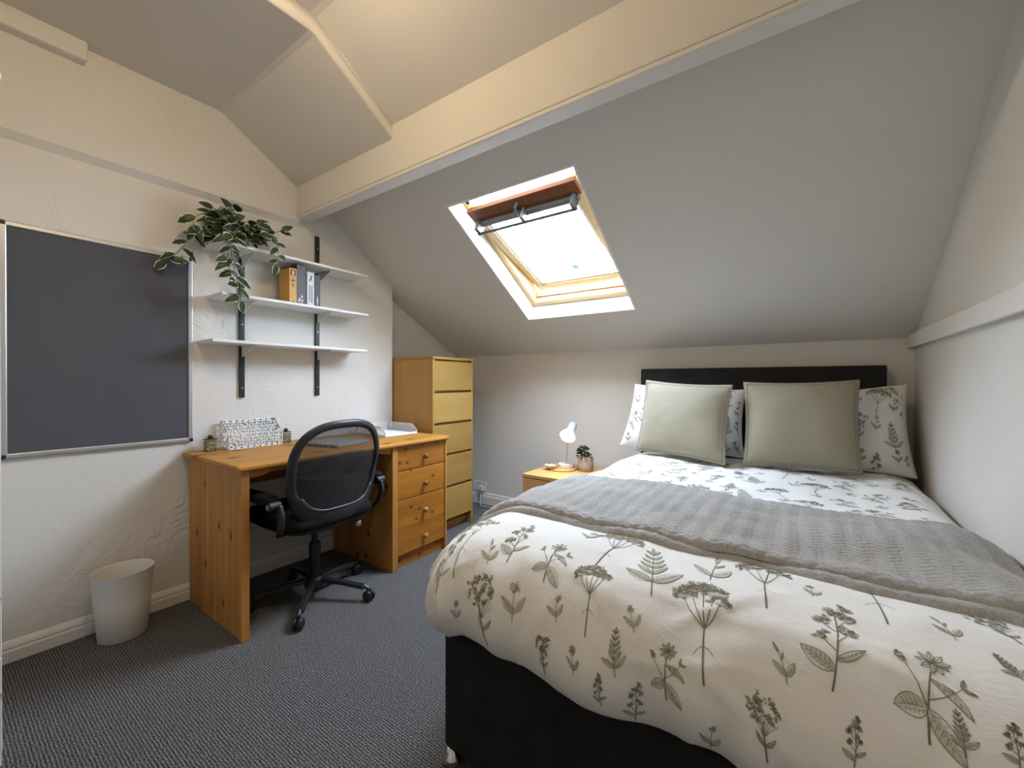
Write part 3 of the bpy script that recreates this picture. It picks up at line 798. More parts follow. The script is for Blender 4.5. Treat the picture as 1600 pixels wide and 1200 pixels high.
def plants_for(seed, Wd, Hh):
    rg = np.random.RandomState(seed); L = []; r_ = 0; y = -.03
    while y < Hh - .05:
        x = -.02 + (r_ % 2) * .07
        while x < Wd:
            L.append((PLANTS[rg.randint(5)], x + rg.uniform(-.01, .01), y + rg.uniform(-.02, .02), rg.uniform(.12, .165))); L.append((pl_small, x + .075, y + rg.uniform(.02, .08), rg.uniform(.07, .09))); x += .15
        y += .135; r_ += 1
    return L
print_pillow('pillow', 'botanical print pillow at the bedside lamp side of the headboard', [(1.585, 2.74, .695), (2.332, 2.745, .690), (2.325, 2.875, 1.085), (1.645, 2.875, 1.115)], .075, 31, plants_for(31, .75, .43), .02)
print_pillow('pillow', 'botanical print pillow beside the right-hand wall', [(2.336, 2.74, .690), (3.052, 2.71, .675), (3.035, 2.86, 1.120), (2.333, 2.86, 1.085)], .075, 33, plants_for(33, .75, .43), .02)
cushion('scatter_cushion', 'sage velvet cushion nearer the bedside lamp, its lower edge tilted', [(1.745, 2.60, .700), (2.272, 2.44, .695), (2.290, 2.555, 1.112), (1.790, 2.665, 1.140)], .07, 41)
cushion('scatter_cushion', 'sage velvet cushion nearer the right-hand wall, in front of the headboard centre', [(2.350, 2.50, .695), (2.836, 2.545, .700), (2.832, 2.66, 1.140), (2.338, 2.62, 1.128)], .07, 43)

# ================================================================== DESK
ZD = .765
desk = empty('desk', (.33, 1.42, 0)); tag(desk, 'knotty pine pedestal desk with three drawers against the left wall', 'desk')
add('desk_top', box(.004, .652, .780, 2.070, ZD - .024, ZD), MT['pine_top'], desk, bevel=.009, seg=4)
sp = add('side_panel', box(.612, .634, .800, .835, 0, ZD - .024), MT['pine'], desk, bevel=.003)
nb = 7; w_ = (.612 - .024) / nb
for i in range(nb):
    add('plank', box(.024 + i * w_, .024 + (i + 1) * w_ - .0006, .806, .828, 0.0, ZD - .024), MT['pine'], sp, bevel=.0012)
# front apron with a curved bracket at either end
def apron_pts():
    p = [(.835, ZD - .024), (.835, ZD - .062)]
    p += [(.835 + .09 * math.sin(a), ZD - .062 + .016 * (1 - math.cos(a))) for a in np.linspace(.2, 1.57, 6)]
    p += [(1.612 - .09 * math.sin(a), ZD - .062 + .016 * (1 - math.cos(a))) for a in np.linspace(1.57, .2, 6)]
    p += [(1.612, ZD - .062), (1.612, ZD - .024)]
    return p
add('apron', prism(apron_pts(), 'x', .604, .622), MT['pine_y'], desk, bevel=.002)
ped = add('pedestal', join(box(.024, .632, 1.608, 1.648, 0, ZD - .024), box(.024, .632, 2.046, 2.062, 0, ZD - .024), box(.024, .04, 1.648, 2.046, 0, ZD - .024), box(.04, .60, 1.648, 2.046, .06, .075)), MT['pine'], desk, bevel=.003)
add('plinth', box(.585, .605, 1.648, 2.046, 0, .075), MT['pine_y'], desk, bevel=.002)
add('stretcher', box(.030, .048, .828, 1.608, .55, .70), MT['pine_y'], desk, bevel=.002)
def knob(parent, x, y, z, mat):
    return add('knob', lathe([(.008, 0), (.007, .008), (.010, .012), (.0155, .016), (.017, .022), (.014, .028), (.007, .031), (.0001, .0315)], (x, y, z), 18, (1, 0, 0)), mat, parent, smooth=True)
kmat = M('turned_pine_knob', (.42, .19, .08), .35); kdark = M('dark_turned_knob', (.22, .075, .04), .35)
for z0, z1, kz in ((.590, .737, (.656,)), (.414, .586, (.484,)), (.080, .410, (.316, .150))):
    d = add('drawer', box(.600, .626, 1.652, 2.043, z0, z1), MT['pine_y'], desk, bevel=.003)
    for q in kz: knob(d, .626, 1.862, q, kdark if q > .4 else kmat)
    if z0 < .1:
        add('false_joint', box(.6255, .6268, 1.654, 2.041, .2405, .2425), kdark, d)

# ================================================================== CHEST OF DRAWERS
ch = empty('chest_of_drawers', (.19, 2.345, 0)); tag(ch, 'tall narrow birch veneer chest of five drawers in the alcove', 'chest of drawers')
CX0, CX1, CY0, CY1, CZT = -.055, .432, 2.126, 2.566, 1.295
add('carcass', join(box(CX0, CX1, CY0, CY0 + .018, 0, CZT - .002), box(CX0, CX1, CY1 - .018, CY1, 0, CZT - .002), box(CX0, CX0 + .012, CY0 + .018, CY1 - .018, .02, CZT - .002), box(CX0, CX1 - .05, CY0 + .018, CY1 - .018, .02, .06), box(CX1 - .075, CX1 - .06, CY0 + .018, CY1 - .018, 0, .08)), MT['beech_z'], ch, bevel=.0015)
add('front_rail', box(CX1 - .040, CX1 - .0275, CY0 + .018, CY1 - .018, .085, CZT - .003), MT['beech'], ch)
add('top_panel', box(CX0 - .002, CX1 + .004, CY0 - .002, CY1 + .002, CZT - .002, CZT + .016), MT['beech'], ch, bevel=.002)
for z1, z0 in ((1.277, 1.063), (1.042, .829), (.808, .594), (.573, .352), (.331, .100)):
    d = add('drawer', box(CX1 - .02, CX1 + .001, CY0 + .010, CY1 - .004, z0, z1), MT['beech'], ch, bevel=.002)
    add('drawer_box', box(CX0 + .03, CX1 - .041, CY0 + .022, CY1 - .022, z0 + .01, z1 - .03), MT['beech_z'], d)
    add('grip_lip', box(CX1 - .026, CX1 - .002, CY0 + .022, CY1 - .022, z1 - .004, z1 + .003), MT['beech'], d)

# ================================================================== BEDSIDE TABLE
ns = empty('bedside_table', (1.2, 2.72, 0)); tag(ns, 'small honey wood bedside table between chest and bed', 'bedside table')
NX0, NX1, NY0, NY1, NZ = .972, 1.44, 2.47, 2.99, .478
add('table_top', box(NX0, NX1, NY0, NY1, NZ - .022, NZ), MT['oak'], ns, bevel=.002)
add('carcass', join(box(NX0 + .002, NX0 + .02, NY0 + .01, NY1, 0, NZ - .022), box(NX1 - .02, NX1 - .002, NY0 + .01, NY1, 0, NZ - .022), box(NX0 + .02, NX1 - .02, NY1 - .015, NY1, .05, NZ - .022), box(NX0 + .02, NX1 - .02, NY0 + .02, NY1 - .015, .05, .07)), MT['oak'], ns, bevel=.0015)
d = add('drawer', box(NX0 + .004, NX1 - .004, NY0 + .002, NY0 + .022, .27, NZ - .026), MT['oak'], ns, bevel=.002)
add('drawer', box(NX0 + .004, NX1 - .004, NY0 + .002, NY0 + .022, .075, .262), MT['oak'], ns, bevel=.002)

tr_ = add('wooden_coaster', lathe([(.0, 0), (.10, 0), (.104, .004), (.104, .009), (.10, .012), (0, .012)], (1.135, 2.765, NZ), 40), MT['oak'], smooth=False)
tag(tr_, 'round wooden board under the bedside lamp', 'coaster')
lp = empty('bedside_lamp', (1.15, 2.80, NZ + .012)); tag(lp, 'small white metal reading lamp switched on, on the bedside table', 'lamp')
zb = NZ + .012
add('lamp_base', lathe([(0, 0), (.060, 0), (.062, .004), (.062, .024), (.058, .029), (0, .031)], (1.15, 2.80, zb), 32), MT['white'], lp, smooth=False)
add('stem', tube([(1.15, 2.80, zb + .03), (1.157, 2.80, zb + .17), (1.180, 2.80, zb + .225), (1.196, 2.80, zb + .275)], .0045, 10), MT['alu'], lp, smooth=True)
mouth = np.array([1.212, 2.700, .735]); topc = np.array([1.200, 2.814, .808]); ax = nrm(topc - mouth); Lh = np.linalg.norm(topc - mouth)
add('lamp_shade', lathe([(.0575, 0), (.058, .004), (.052, .022), (.042, .042), (.033, .056), (.031, .062), (.031, Lh - .004), (.027, Lh), (0.001, Lh + .001), (.0011, Lh - .002), (.028, Lh - .006), (.029, .06), (.039, .042), (.050, .020), (.0555, .002), (.0575, 0)], mouth, 36, ax), M('white_lamp_enamel', (.60, .60, .60), .4), lp, smooth=True)
add('bulb', lathe([(.044 * math.sin(a), .030 - .022 * math.cos(a)) for a in np.linspace(.001, math.pi, 10)], mouth, 20, ax), emis('warm_bulb', (1.0, .80, .50), 75), lp, smooth=True)

pp = empty('potted_plant', (1.30, 2.82, NZ)); tag(pp, 'small dark leafy plant in a speckled stone pot beside the bedside lamp', 'plant')
stone = fabric('speckled_stone', (.42, .33, .26), 90, .85, .3, .3)
add('pot', lathe([(0, 0), (.046, 0), (.052, .006), (.054, .03), (.054, .105), (.050, .106), (.049, .085), (0, .085)], (1.30, 2.82, NZ), 28), stone, pp, smooth=True)
dk = M('dark_foliage', (.022, .026, .014), .6); pg = M('pale_foliage', (.20, .27, .14), .6)
def simple_leaf(L_, W_, curl=.2, fold=.25, nl=6):
    u = np.linspace(0, 1, nl); V = []; F = []
    for k, a in enumerate(u):
        hw = W_ * .5 * math.sin(math.pi * min(a, .999) ** .75) ** .8 if 0 < a < 1 else 0.0004
        for s_ in (-1, -.55, 0, .55, 1):
            V.append((a * L_, s_ * hw, -curl * L_ * a * a + abs(s_) * hw * fold))
    for k in range(nl - 1):
        for j in range(4): F.append((k * 5 + j, k * 5 + j + 1, (k + 1) * 5 + j + 1, (k + 1) * 5 + j))
    return V, F
def orient(pos, dirv, nrmv, sc=1.0):
    x = nrm(dirv); z = np.array(nrmv, float); z = nrm(z - x * (z @ x)); y = np.cross(z, x)
    return Matrix(((x[0] * sc, y[0] * sc, z[0] * sc, pos[0]), (x[1] * sc, y[1] * sc, z[1] * sc, pos[1]), (x[2] * sc, y[2] * sc, z[2] * sc, pos[2]), (0, 0, 0, 1)))
def mesh_of(name, VF, mats, idx=None):
    me = bpy.data.meshes.new(name); me.from_pydata([tuple(v) for v in VF[0]], [], [tuple(f) for f in VF[1]])
    for q in mats: me.materials.append(q)
    if idx is not None: me.polygons.foreach_set('material_index', idx)
    me.polygons.foreach_set('use_smooth', [True] * len(me.polygons)); me.update(); return me
def put_leaf(me, root_, pos, dirv, nv, sc=1.0, name='leaf'):
    o = bpy.data.objects.new(name, me); COL.objects.link(o); o.parent = root_
    o.matrix_basis = orient(np.array(pos) - origin(root_), dirv, nv, sc); return o
lm1 = mesh_of('dark_leaf', simple_leaf(.038, .026, .3), [dk]); lm2 = mesh_of('pale_leaf', simple_leaf(.030, .012, .4), [pg])
rg = np.random.RandomState(8)
for k in range(80):
    a = rg.uniform(0, 2 * math.pi); h = rg.rand() ** .8; rr = .046 * (1 - h * .7) * math.sqrt(rg.rand())
    put_leaf(lm1, pp, (1.285 + rr * math.cos(a) - .006 * h, 2.82 + rr * math.sin(a), NZ + .085 + h * .095), (math.cos(a), math.sin(a), .5 * rg.rand()), (rg.uniform(-.4, .4), -.4, 1), rg.uniform(.6, 1.0))
for k in range(22):
    a = rg.uniform(0, 2 * math.pi); put_leaf(lm2, pp, (1.312 + .02 * math.cos(a), 2.795 + .02 * math.sin(a), NZ + .095 + .01 * rg.rand()), (math.cos(a), math.sin(a), .9), (0, -.3, 1), rg.uniform(.7, 1.1))
add('pot_stalk', tube([(1.29, 2.82, NZ + .08), (1.287, 2.82, NZ + .14), (1.281, 2.82, NZ + .18)], .004, 6), dk, pp)

V, F = [], []
nn_ = 28
for i, (r_, z_) in enumerate([(.0, .006), (.020, .004), (.036, .012), (.048, .026), (.050, .028), (.046, .024), (.030, .010), (.0, .009)][::1]):
    for k in range(nn_):
        a = 2 * math.pi * k / nn_; q = r_ * (1 + (.10 * math.sin(7 * a) if i in (3, 4, 5) else 0)); V.append((1.075 + q * math.cos(a), 2.70 + q * .85 * math.sin(a), NZ + .012 + z_ - .004 + (.004 * math.cos(7 * a) if i in (3, 4, 5) else 0)))
for i in range(7):
    for k in range(nn_): F.append((i * nn_ + k, i * nn_ + (k + 1) % nn_, (i + 1) * nn_ + (k + 1) % nn_, (i + 1) * nn_ + k))
tag(add('trinket_dish', (V, F), M('cream_glaze', (.62, .58, .42), .3), smooth=True), 'small scalloped cream trinket dish on the wooden board', 'dish')

# socket, plug and cable behind the chest
so = empty('wall_socket', (.135, D - .01, .16)); tag(so, 'white double wall socket on the back wall beside the chest', 'socket')
add('face_plate', box(.058, .208, D - .012, D, .116, .204), MT['socket'], so, bevel=.003)
for x in (.105, .165): add('switch', box(x - .006, x + .006, D - .016, D - .011, .182, .196), MT['socket'], so, bevel=.001)
for x in (.100,):
    add('pin_hole', join(box(x - .003, x + .003, D - .0125, D - .011, .160, .168), box(x - .014, x - .008, D - .0125, D - .011, .142, .146), box(x + .008, x + .014, D - .0125, D - .011, .142, .146)), MT['black'], so)
pg_ = empty('plug', (.172, D - .03, .14)); tag(pg_, 'white mains plug with cable in the wall socket', 'plug')
add('plug_body', box(.150, .196, D - .048, D - .0125, .122, .172), MT['socket'], pg_, bevel=.006)
add('cable', tube([(.173, D - .035, .122), (.173, D - .038, .08), (.176, D - .05, .02), (.22, D - .09, .006), (.5, D - .06, .006), (.95, D - .022, .006)], .0035, 8), MT['socket'], pg_, smooth=True)

# ================================================================== PINBOARD
pb = empty('pinboard', (.02, .506, .818)); tag(pb, 'grey felt pinboard in an aluminium frame on the left wall', 'pinboard')
Y0, Y1, Z0, Z1 = .188, .824, .818, 1.766
add('felt_panel', box(.004, .014, Y0 + .012, Y1 - .012, Z0 + .012, Z1 - .012), MT['board'], pb)
for nm, a in (('frame_rail', (Y0 + .014, Y1 - .014, Z1 - .020, Z1)), ('frame_rail', (Y0 + .014, Y1 - .014, Z0, Z0 + .020)), ('frame_rail', (Y0, Y0 + .020, Z0 + .014, Z1 - .014)), ('frame_rail', (Y1 - .020, Y1, Z0 + .014, Z1 - .014))):
    add(nm, box(.001, .020, *a), MT['alu'], pb, bevel=.004)
for y, z in ((Y0, Z0), (Y1 - .016, Z0), (Y0, Z1 - .016), (Y1 - .016, Z1 - .016)):
    add('corner_cap', box(.001, .0215, y - .001, y + .017, z - .001, z + .017), MT['black'], pb, bevel=.004)

# ================================================================== WALL SHELVES
sh = empty('wall_shelves', (.1, 1.3, 1.037)); tag(sh, 'three white shelves on black slotted uprights above the desk', 'shelves')
for y, zt in ((1.058, 2.03), (1.504, 2.071)):
    u = add('upright', box(0, .014, y - .0135, y + .0135, 1.037, zt), MT['upright'], sh, bevel=.002)
    for z in np.arange(1.09, zt - .02, .18):
        add('screw', cyl((.0135, y, z), .004, .003, 10, (1, 0, 0)), MT['alu'], u)
SHELF = ((1.845, .874, 1.757), (1.585, .890, 1.757), (1.343, .848, 1.748))
for z, y0, y1 in SHELF:
    add('shelf', box(.003, .200, y0, y1, z - .015, z), MT['shelf'], sh, bevel=.0015)
    for y in (1.058, 1.504):
        add('bracket', join(prism([(.012, z - .075), (.022, z - .075), (.165, z - .024), (.165, z - .016), (.012, z - .016)], 'y', y - .003, y + .003), box(.012, .168, y - .009, y + .009, z - .018, z - .0152)), MT['bracket'], sh, bevel=.001)

# ---- books on the middle shelf
def book(label, y0, y1, x0, x1, h, cov, extra=None, group='books on the middle shelf'):
    z = 1.585
    rt = empty('book', ((x0 + x1) / 2, (y0 + y1) / 2, z)); tag(rt, label, 'book', group)
    cm = M('cover_' + label.split()[0], cov, .45)
    add('book_cover', join(box(x0, x1, y0, y0 + .0025, z, z + h), box(x0, x1, y1 - .0025, y1, z, z + h), box(x1 - .003, x1, y0 + .0025, y1 - .0025, z, z + h)), cm, rt, bevel=.0006)
    add('pages', box(x0 + .004, x1 - .003, y0 + .0025, y1 - .0025, z + .003, z + h - .003), M('paper', (.62, .56, .45), .9), rt)
    if extra: extra(rt, y0, y1, x0, x1, z, h)
    return rt
inkb = M('brown_ink', (.16, .05, .03), .6); inkk = M('black_ink', (.03, .03, .03), .6); inkp = M('pink_print', (.45, .22, .25), .6); inkw = M('pale_print', (.7, .7, .68), .6)
def ex_y(rt, y0, y1, x0, x1, z, h):
    ym = (y0 + y1) / 2
    add('spine_patch', box(x1 - .0005, x1 + .0004, y0 + .006, y1 - .006, z + h - .042, z + h - .008), inkb, rt)
    add('spine_patch', box(x1 - .0002, x1 + .0007, ym - .004, ym + .005, z + h - .038, z + h - .014), M('cream_ink', (.75, .66, .48), .6), rt)
    zc = z + h - .070                                    # worn brown lettering: bars and a chevron
    for dz_, hh_ in ((.018, .003), (.008, .003), (.002, .009)):
        add('spine_lettering', box(x1 - .0005, x1 + .0004, ym - .010, ym + .010, zc + dz_ - .008, zc + dz_ - .008 + hh_), inkb, rt)
    add('spine_lettering', prism([(ym - .010, zc - .018), (ym + .010, zc - .026), (ym + .010, zc - .030), (ym - .004, zc - .024), (ym + .006, zc - .038), (ym + .001, zc - .040), (ym - .010, zc - .022)], 'x', x1 - .0005, x1 + .0004), inkb, rt)
    add('spine_mark', box(x1 - .0005, x1 + .0004, ym - .008, ym + .008, z + .004, z + .012), inkb, rt)
    add('cover_band', box(x0 + .03, x1 - .03, y0 - .0004, y0 + .0005, z + .004, z + .014), inkb, rt)
def ex_g(rt, y0, y1, x0, x1, z, h):
    g = np.random.RandomState(3)
    for k in range(7):
        yy, zz = g.uniform(y0 + .006, y1 - .006), z + .012 + .05 * g.rand()
        add('spine_flower', lathe([(.0, .0006), (g.uniform(.004, .007), .0005), (.0072, 0)], (x1, yy, zz), 9, (1, 0, 0)), inkp if k % 2 else inkw, rt)
def ex_w(rt, y0, y1, x0, x1, z, h):
    ym = (y0 + y1) / 2
    add('spine_mark', prism([(ym - .008, z + h - .055), (ym + .002, z + h - .018), (ym + .008, z + h - .022), (ym + .004, z + h - .045), (ym - .004, z + h - .058)], 'x', x1 - .0004, x1 + .0005), inkk, rt)
    g = np.random.RandomState(5)                          # two columns of small print, too small to read
    for yy, za, zb_ in ((ym + .007, .022, .120), (ym - .006, .030, .125)):
        q = za
        while q < zb_:
            l_ = g.uniform(.003, .008); add('spine_print', box(x1 - .0004, x1 + .0005, yy - .0035, yy + .0035, z + q, z + q + l_), inkk, rt); q += l_ + .003
def ex_k(rt, y0, y1, x0, x1, z, h):
    ym = (y0 + y1) / 2
    add('spine_mark', prism([(ym - .006, z + .045), (ym, z + .072), (ym + .006, z + .045), (ym + .003, z + .012), (ym - .003, z + .012)], 'x', x1 - .0004, x1 + .0005), M('pale_blue_print', (.35, .45, .5), .5), rt)
book('yellow hardback with brown spine lettering, first in the row of books', 1.246, 1.290, .040, .162, .205, (.62, .34, .055), ex_y)
book('dark grey hardback with pink flowers on its spine, tallest of the books', 1.292, 1.345, .010, .160, .236, (.055, .055, .062), ex_g)
book('white paperback with black spine lettering between two dark books', 1.353, 1.398, .030, .160, .205, (.70, .70, .68), ex_w)
book('black paperback with a pale mark, last in the row of books', 1.399, 1.436, .030, .160, .195, (.012, .013, .016), ex_k)
book('thin black booklet squeezed beside the white paperback', 1.3455, 1.3525, .030, .158, .200, (.010, .010, .010))

# ---- trailing plant on the top shelf
tp = empty('trailing_plant', (.10, 1.0, 1.845)); tag(tp, 'trailing variegated vine spilling over the top shelf', 'plant')
add('pot', lathe([(0, 0), (.045, 0), (.058, .085), (.060, .09), (.055, .09), (.052, .075), (0, .075)], (.10, 1.0, 1.845), 24), MT['charcoal_pl'], tp, smooth=True)
def vleaf(L_, W_, fold, curl, seed):
    V, F = simple_leaf(L_, W_, curl, fold, 8)
    V = [(x, y * (1.4 if abs(y) > 1e-9 and i % 5 in (1, 3) else 1.0), z) for i, (x, y, z) in enumerate(V)]
    idx = []
    for k in range(7):
        for j in range(4):
            idx.append(1 if j in (0, 3) and (k + seed) % 6 != 0 else 0)
    return mesh_of('leaf', (V, F), [MT['leafg'], MT['leafc']], idx)
VL = [vleaf(.080, .052, .12, .25, 0), vleaf(.074, .050, .25, .45, 1), vleaf(.068, .048, .15, .15, 2), vleaf(.080, .046, .3, .6, 3), vleaf(.072, .052, .10, .35, 5)]
rg = np.random.RandomState(17)
def strand(pts, n, r_=.0025, lsc=1.0, seed=0):
    P = np.array(pts, float); uu = np.linspace(0, 1, len(P)); q = np.linspace(0, 1, 24)
    C = np.stack([np.interp(q, uu, P[:, i]) for i in range(3)], 1)
    for _ in range(3): C[1:-1] = (C[:-2] + 2 * C[1:-1] + C[2:]) / 4
    add('vine', tube(C, np.linspace(r_, r_ * .6, 24), 6), MT['stem'], tp, smooth=True)
    for k in range(n):
        a = (k + .6) / n * 23; i = min(int(a), 22); p = C[i]; tdir = nrm(C[i + 1] - C[i])
        side = (1 if k % 2 else -1)
        dv = nrm(tdir * .45 + np.array([.25, side * .85, -.25 + .5 * rg.rand()]) * 1.0 + rg.uniform(-.25, .25, 3))
        nv = np.array([.9, 0, .35]) + rg.uniform(-.35, .35, 3)
        put_leaf(VL[rg.randint(5)], tp, p + dv * .004, dv, nv, lsc * rg.uniform(.75, 1.1))
    e = C[-1]; put_leaf(VL[0], tp, e, nrm(C[-1] - C[-3]), (1, 0, .2), lsc * .8)
c0 = (.10, 1.0, 1.93)
strand([c0, (.12, .92, 1.99), (.13, .86, 1.94), (.11, .80, 1.87), (.08, .755, 1.78), (.06, .70, 1.715)], 12, seed=1)
strand([c0, (.13, .90, 2.0), (.13, .84, 1.98), (.13, .80, 1.95), (.12, .79, 1.89)], 6)
strand([c0, (.19, .96, 1.93), (.235, .925, 1.86), (.235, .915, 1.78), (.23, .935, 1.70), (.23, .95, 1.62), (.225, .968, 1.545)], 15)
strand([c0, (.19, .95, 1.92), (.24, .91, 1.84), (.238, .90, 1.75), (.23, .92, 1.66)], 6, lsc=.8)
strand([c0, (.17, 1.08, 1.95), (.22, 1.13, 1.92), (.24, 1.15, 1.85), (.235, 1.14, 1.77)], 9, lsc=.95)
strand([c0, (.13, 1.10, 1.99), (.15, 1.17, 1.97), (.17, 1.20, 1.99)], 4)
strand([c0, (.10, .95, 2.01), (.12, .88, 2.02)], 4)
for k in range(84):
    a = rg.uniform(0, 2 * math.pi); el = rg.uniform(-.5, 1.05); rr = rg.uniform(.04, .125)
    p = np.array([.105 + .75 * rr * math.cos(a) * math.cos(el), 1.015 + 1.15 * rr * math.sin(a) * math.cos(el), 1.925 + 1.05 * rr * math.sin(el)])
    dv = nrm(np.array([math.cos(a) + .3, math.sin(a) * 1.1, .15 + .3 * math.sin(el)]) + rg.uniform(-.35, .35, 3)); nv = np.array([.7, 0, .7]) + rg.uniform(-.5, .5, 3)
    put_leaf(VL[rg.randint(5)], tp, p, dv, nv, rg.uniform(.8, 1.15))
add('stem', join(*[tube([(.10, 1.0, 1.915), (.10 + .04 * math.cos(a), 1.0 + .05 * math.sin(a), 1.96), (.10 + .07 * math.cos(a), 1.01 + .09 * math.sin(a), 1.98)], .002, 5) for a in np.linspace(0, 6, 9)]), MT['stem'], tp)

# ================================================================== THINGS ON THE DESK
def lattice(O, e1, e2, poly, pitch, bw, th, nv_):
    """frame + crossing diagonal bars filling a convex polygon given in (a,b) plane coords"""
    O, e1, e2, nv_ = map(lambda q: np.array(q, float), (O, e1, e2, nv_)); parts = []
    def bar(p, q, w_):
        d = np.array(q) - np.array(p); L_ = np.linalg.norm(d)
        if L_ < .003: return
        d = d / L_; n2 = np.array([-d[1], d[0]]) * w_ / 2; V = []
        for z_ in (-th / 2, th / 2):
            for s_, e_ in ((p, 1), (q, 1)):
                pass
            for pt in (np.array(p) + n2, np.array(p) - n2, np.array(q) - n2, np.array(q) + n2): V.append(O + e1 * pt[0] + e2 * pt[1] + nv_ * z_)
        parts.append((V, [(0, 1, 2, 3), (7, 6, 5, 4), (0, 4, 5, 1), (1, 5, 6, 2), (2, 6, 7, 3), (3, 7, 4, 0)]))
    n = len(poly)
    for i in range(n): bar(poly[i], poly[(i + 1) % n], bw * 1.5)
    P = np.array(poly)
    for sg in (1, -1):
        c_ = P[:, 0] + sg * P[:, 1]
        for k in np.arange(math.floor(c_.min() / pitch) * pitch, c_.max(), pitch):
            hits = []
            for i in range(n):
                a, b = c_[i] - k, c_[(i + 1) % n] - k
                if a * b < 0: f_ = a / (a - b); hits.append(P[i] * (1 - f_) + P[(i + 1) % n] * f_)
            if len(hits) == 2: bar(hits[0], hits[1], bw)
    return join(*parts)
lr = empty('letter_rack', (.08, 1.08, ZD)); tag(lr, 'white lattice metal letter rack standing on the desk', 'letter rack')
RX0, RX1, RY0, RY1 = .022, .125, .948, 1.222; zz = ZD + .005
wm = MT['whitewire']
add('front_panel', lattice((RX1, RY0, zz), (0, 1, 0), (0, 0, 1), [(0, 0), (RY1 - RY0, 0), (RY1 - RY0, .072), (0, .072)],   .031, .0062, .002, (1, 0, 0)), wm, lr)
add('divider', lattice(((RX0 + RX1) / 2, RY0, zz), (0, 1, 0), (0, 0, 1), [(0, 0), (RY1 - RY0, 0), (RY1 - RY0, .105), (0, .105)],   .031, .0062, .002, (1, 0, 0)), wm, lr)
add('back_panel', lattice((RX0, RY0, zz), (0, 1, 0), (0, 0, 1), [(0, 0), (RY1 - RY0, 0), (RY1 - RY0, .140), (0, .140)],   .031, .0062, .002, (1, 0, 0)), wm, lr)
for y in (RY0, RY1):
    add('side_panel', lattice((RX0, y, zz), (1, 0, 0), (0, 0, 1), [(0, 0), (RX1 - RX0, 0), (RX1 - RX0, .072), (.012, .146), (0, .142)],   .031, .0062, .002, (0, 1, 0)), wm, lr)
add('base', box(RX0, RX1, RY0, RY1, ZD, ZD + .0025), wm, lr)

ly = empty('paper_tray', (.23, 1.91, ZD)); tag(ly, 'white lattice paper tray on the desk beside the chest', 'tray')
TX0, TX1, TY0, TY1 = .055, .365, 1.765, 2.035; zt = ZD + .004
hT = .058
add('side_panel', lattice((TX0, TY1, zt), (1, 0, 0), (0, 0, 1), [(0, 0), (TX1 - TX0, 0), (TX1 - TX0, .018), (TX1 - TX0 - .05, hT), (0, hT)], .022, .0045, .002, (0, 1, 0)), wm, ly)
add('side_panel', lattice((TX0, TY0, zt), (1, 0, 0), (0, 0, 1), [(0, 0), (TX1 - TX0, 0), (TX1 - TX0, .018), (TX1 - TX0 - .05, hT), (0, hT)], .022, .0045, .002, (0, 1, 0)), wm, ly)
add('back_panel', lattice((TX0, TY0, zt), (0, 1, 0), (0, 0, 1), [(0, 0), (TY1 - TY0, 0), (TY1 - TY0, hT), (0, hT)], .022, .0045, .002, (1, 0, 0)), wm, ly)
add('base', lattice((TX0, TY0, ZD + .002), (1, 0, 0), (0, 1, 0), [(0, 0), (TX1 - TX0, 0), (TX1 - TX0, TY1 - TY0), (0, TY1 - TY0)], .022, .0060, .0025, (0, 0, 1)), wm, ly)
add('front_lip', box(TX1 - .003, TX1, TY0, TY1, ZD, ZD + .012), wm, ly)
pa = add('paper', box(TX0 + .03, TX1 - .02, TY0 + .03, TY1 - .03, ZD + .0045, ZD + .0075), M('white_paper', (.82, .83, .85), .8)); tag(pa, 'sheets of white paper lying in the lattice tray', 'paper')

def grey_weave():
    mt = M('grey_tweed', (.4, .39, .37), .9); t, N, L, b = nodes(mt); v = mapping(t, 'Object')
    c_ = ramp(t, noise(t, v, 190, 1), [(.42, (.16, .155, .145)), (.58, (.62, .60, .56))]); L.new(c_, b.inputs['Base Color']); return mt
V, F = box(-.15, .15, -.125, .125, 0, .016)
ca, sa = math.cos(R(12)), math.sin(R(12))
V = [(.36 + x * ca - y * sa, 1.41 + x * sa + y * ca, ZD + z) for x, y, z in V]
tag(add('tweed_folder', (V, F), grey_weave(), bevel=.004), 'flat grey speckled folder on the desk behind the chair back', 'folder')

def succulent(label, x, y):
    rt = empty('succulent', (x, y, ZD)); tag(rt, label, 'plant', 'glass potted succulents on the desk')
    s_ = .023
    add('glass_pot', join(box(x - s_, x - s_ + .002, y - s_, y + s_, ZD, ZD + .062), box(x + s_ - .002, x + s_, y - s_, y + s_, ZD, ZD + .062), box(x - s_ + .002, x + s_ - .002, y - s_, y - s_ + .002, ZD, ZD + .062), box(x - s_ + .002, x + s_ - .002, y + s_ - .002, y + s_, ZD, ZD + .062), box(x - s_, x + s_, y - s_, y + s_, ZD, ZD + .003)), MT['potglass'], rt)
    gr = M('pebbles', (.42, .33, .22), .9); t, N, L, b = nodes(gr); v = mapping(t, 'Object')
    c_ = ramp(t, noise(t, v, 140, 1), [(.4, (.12, .09, .05)), (.6, (.62, .52, .40))]); L.new(c_, b.inputs['Base Color'])
    add('pebble_fill', box(x - s_ + .0025, x + s_ - .0025, y - s_ + .0025, y + s_ - .0025, ZD + .0035, ZD + .052), gr, rt, bevel=.002)
    g1 = M('succulent_green', (.035, .06, .018), .5); lm = mesh_of('succulent_leaf', simple_leaf(.036, .016, .15, .5), [g1])
    for ring, (n, el) in enumerate(((9, .15), (7, .55), (5, 1.0))):
        for k in range(n):
            a = 2 * math.pi * k / n + ring * .4
            put_leaf(lm, rt, (x, y, ZD + .060 + ring * .003), (math.cos(a) * math.cos(el), math.sin(a) * math.cos(el), math.sin(el)), (0, 0, 1) if el < .9 else (math.cos(a), math.sin(a), .2), 1.0 - ring * .2)
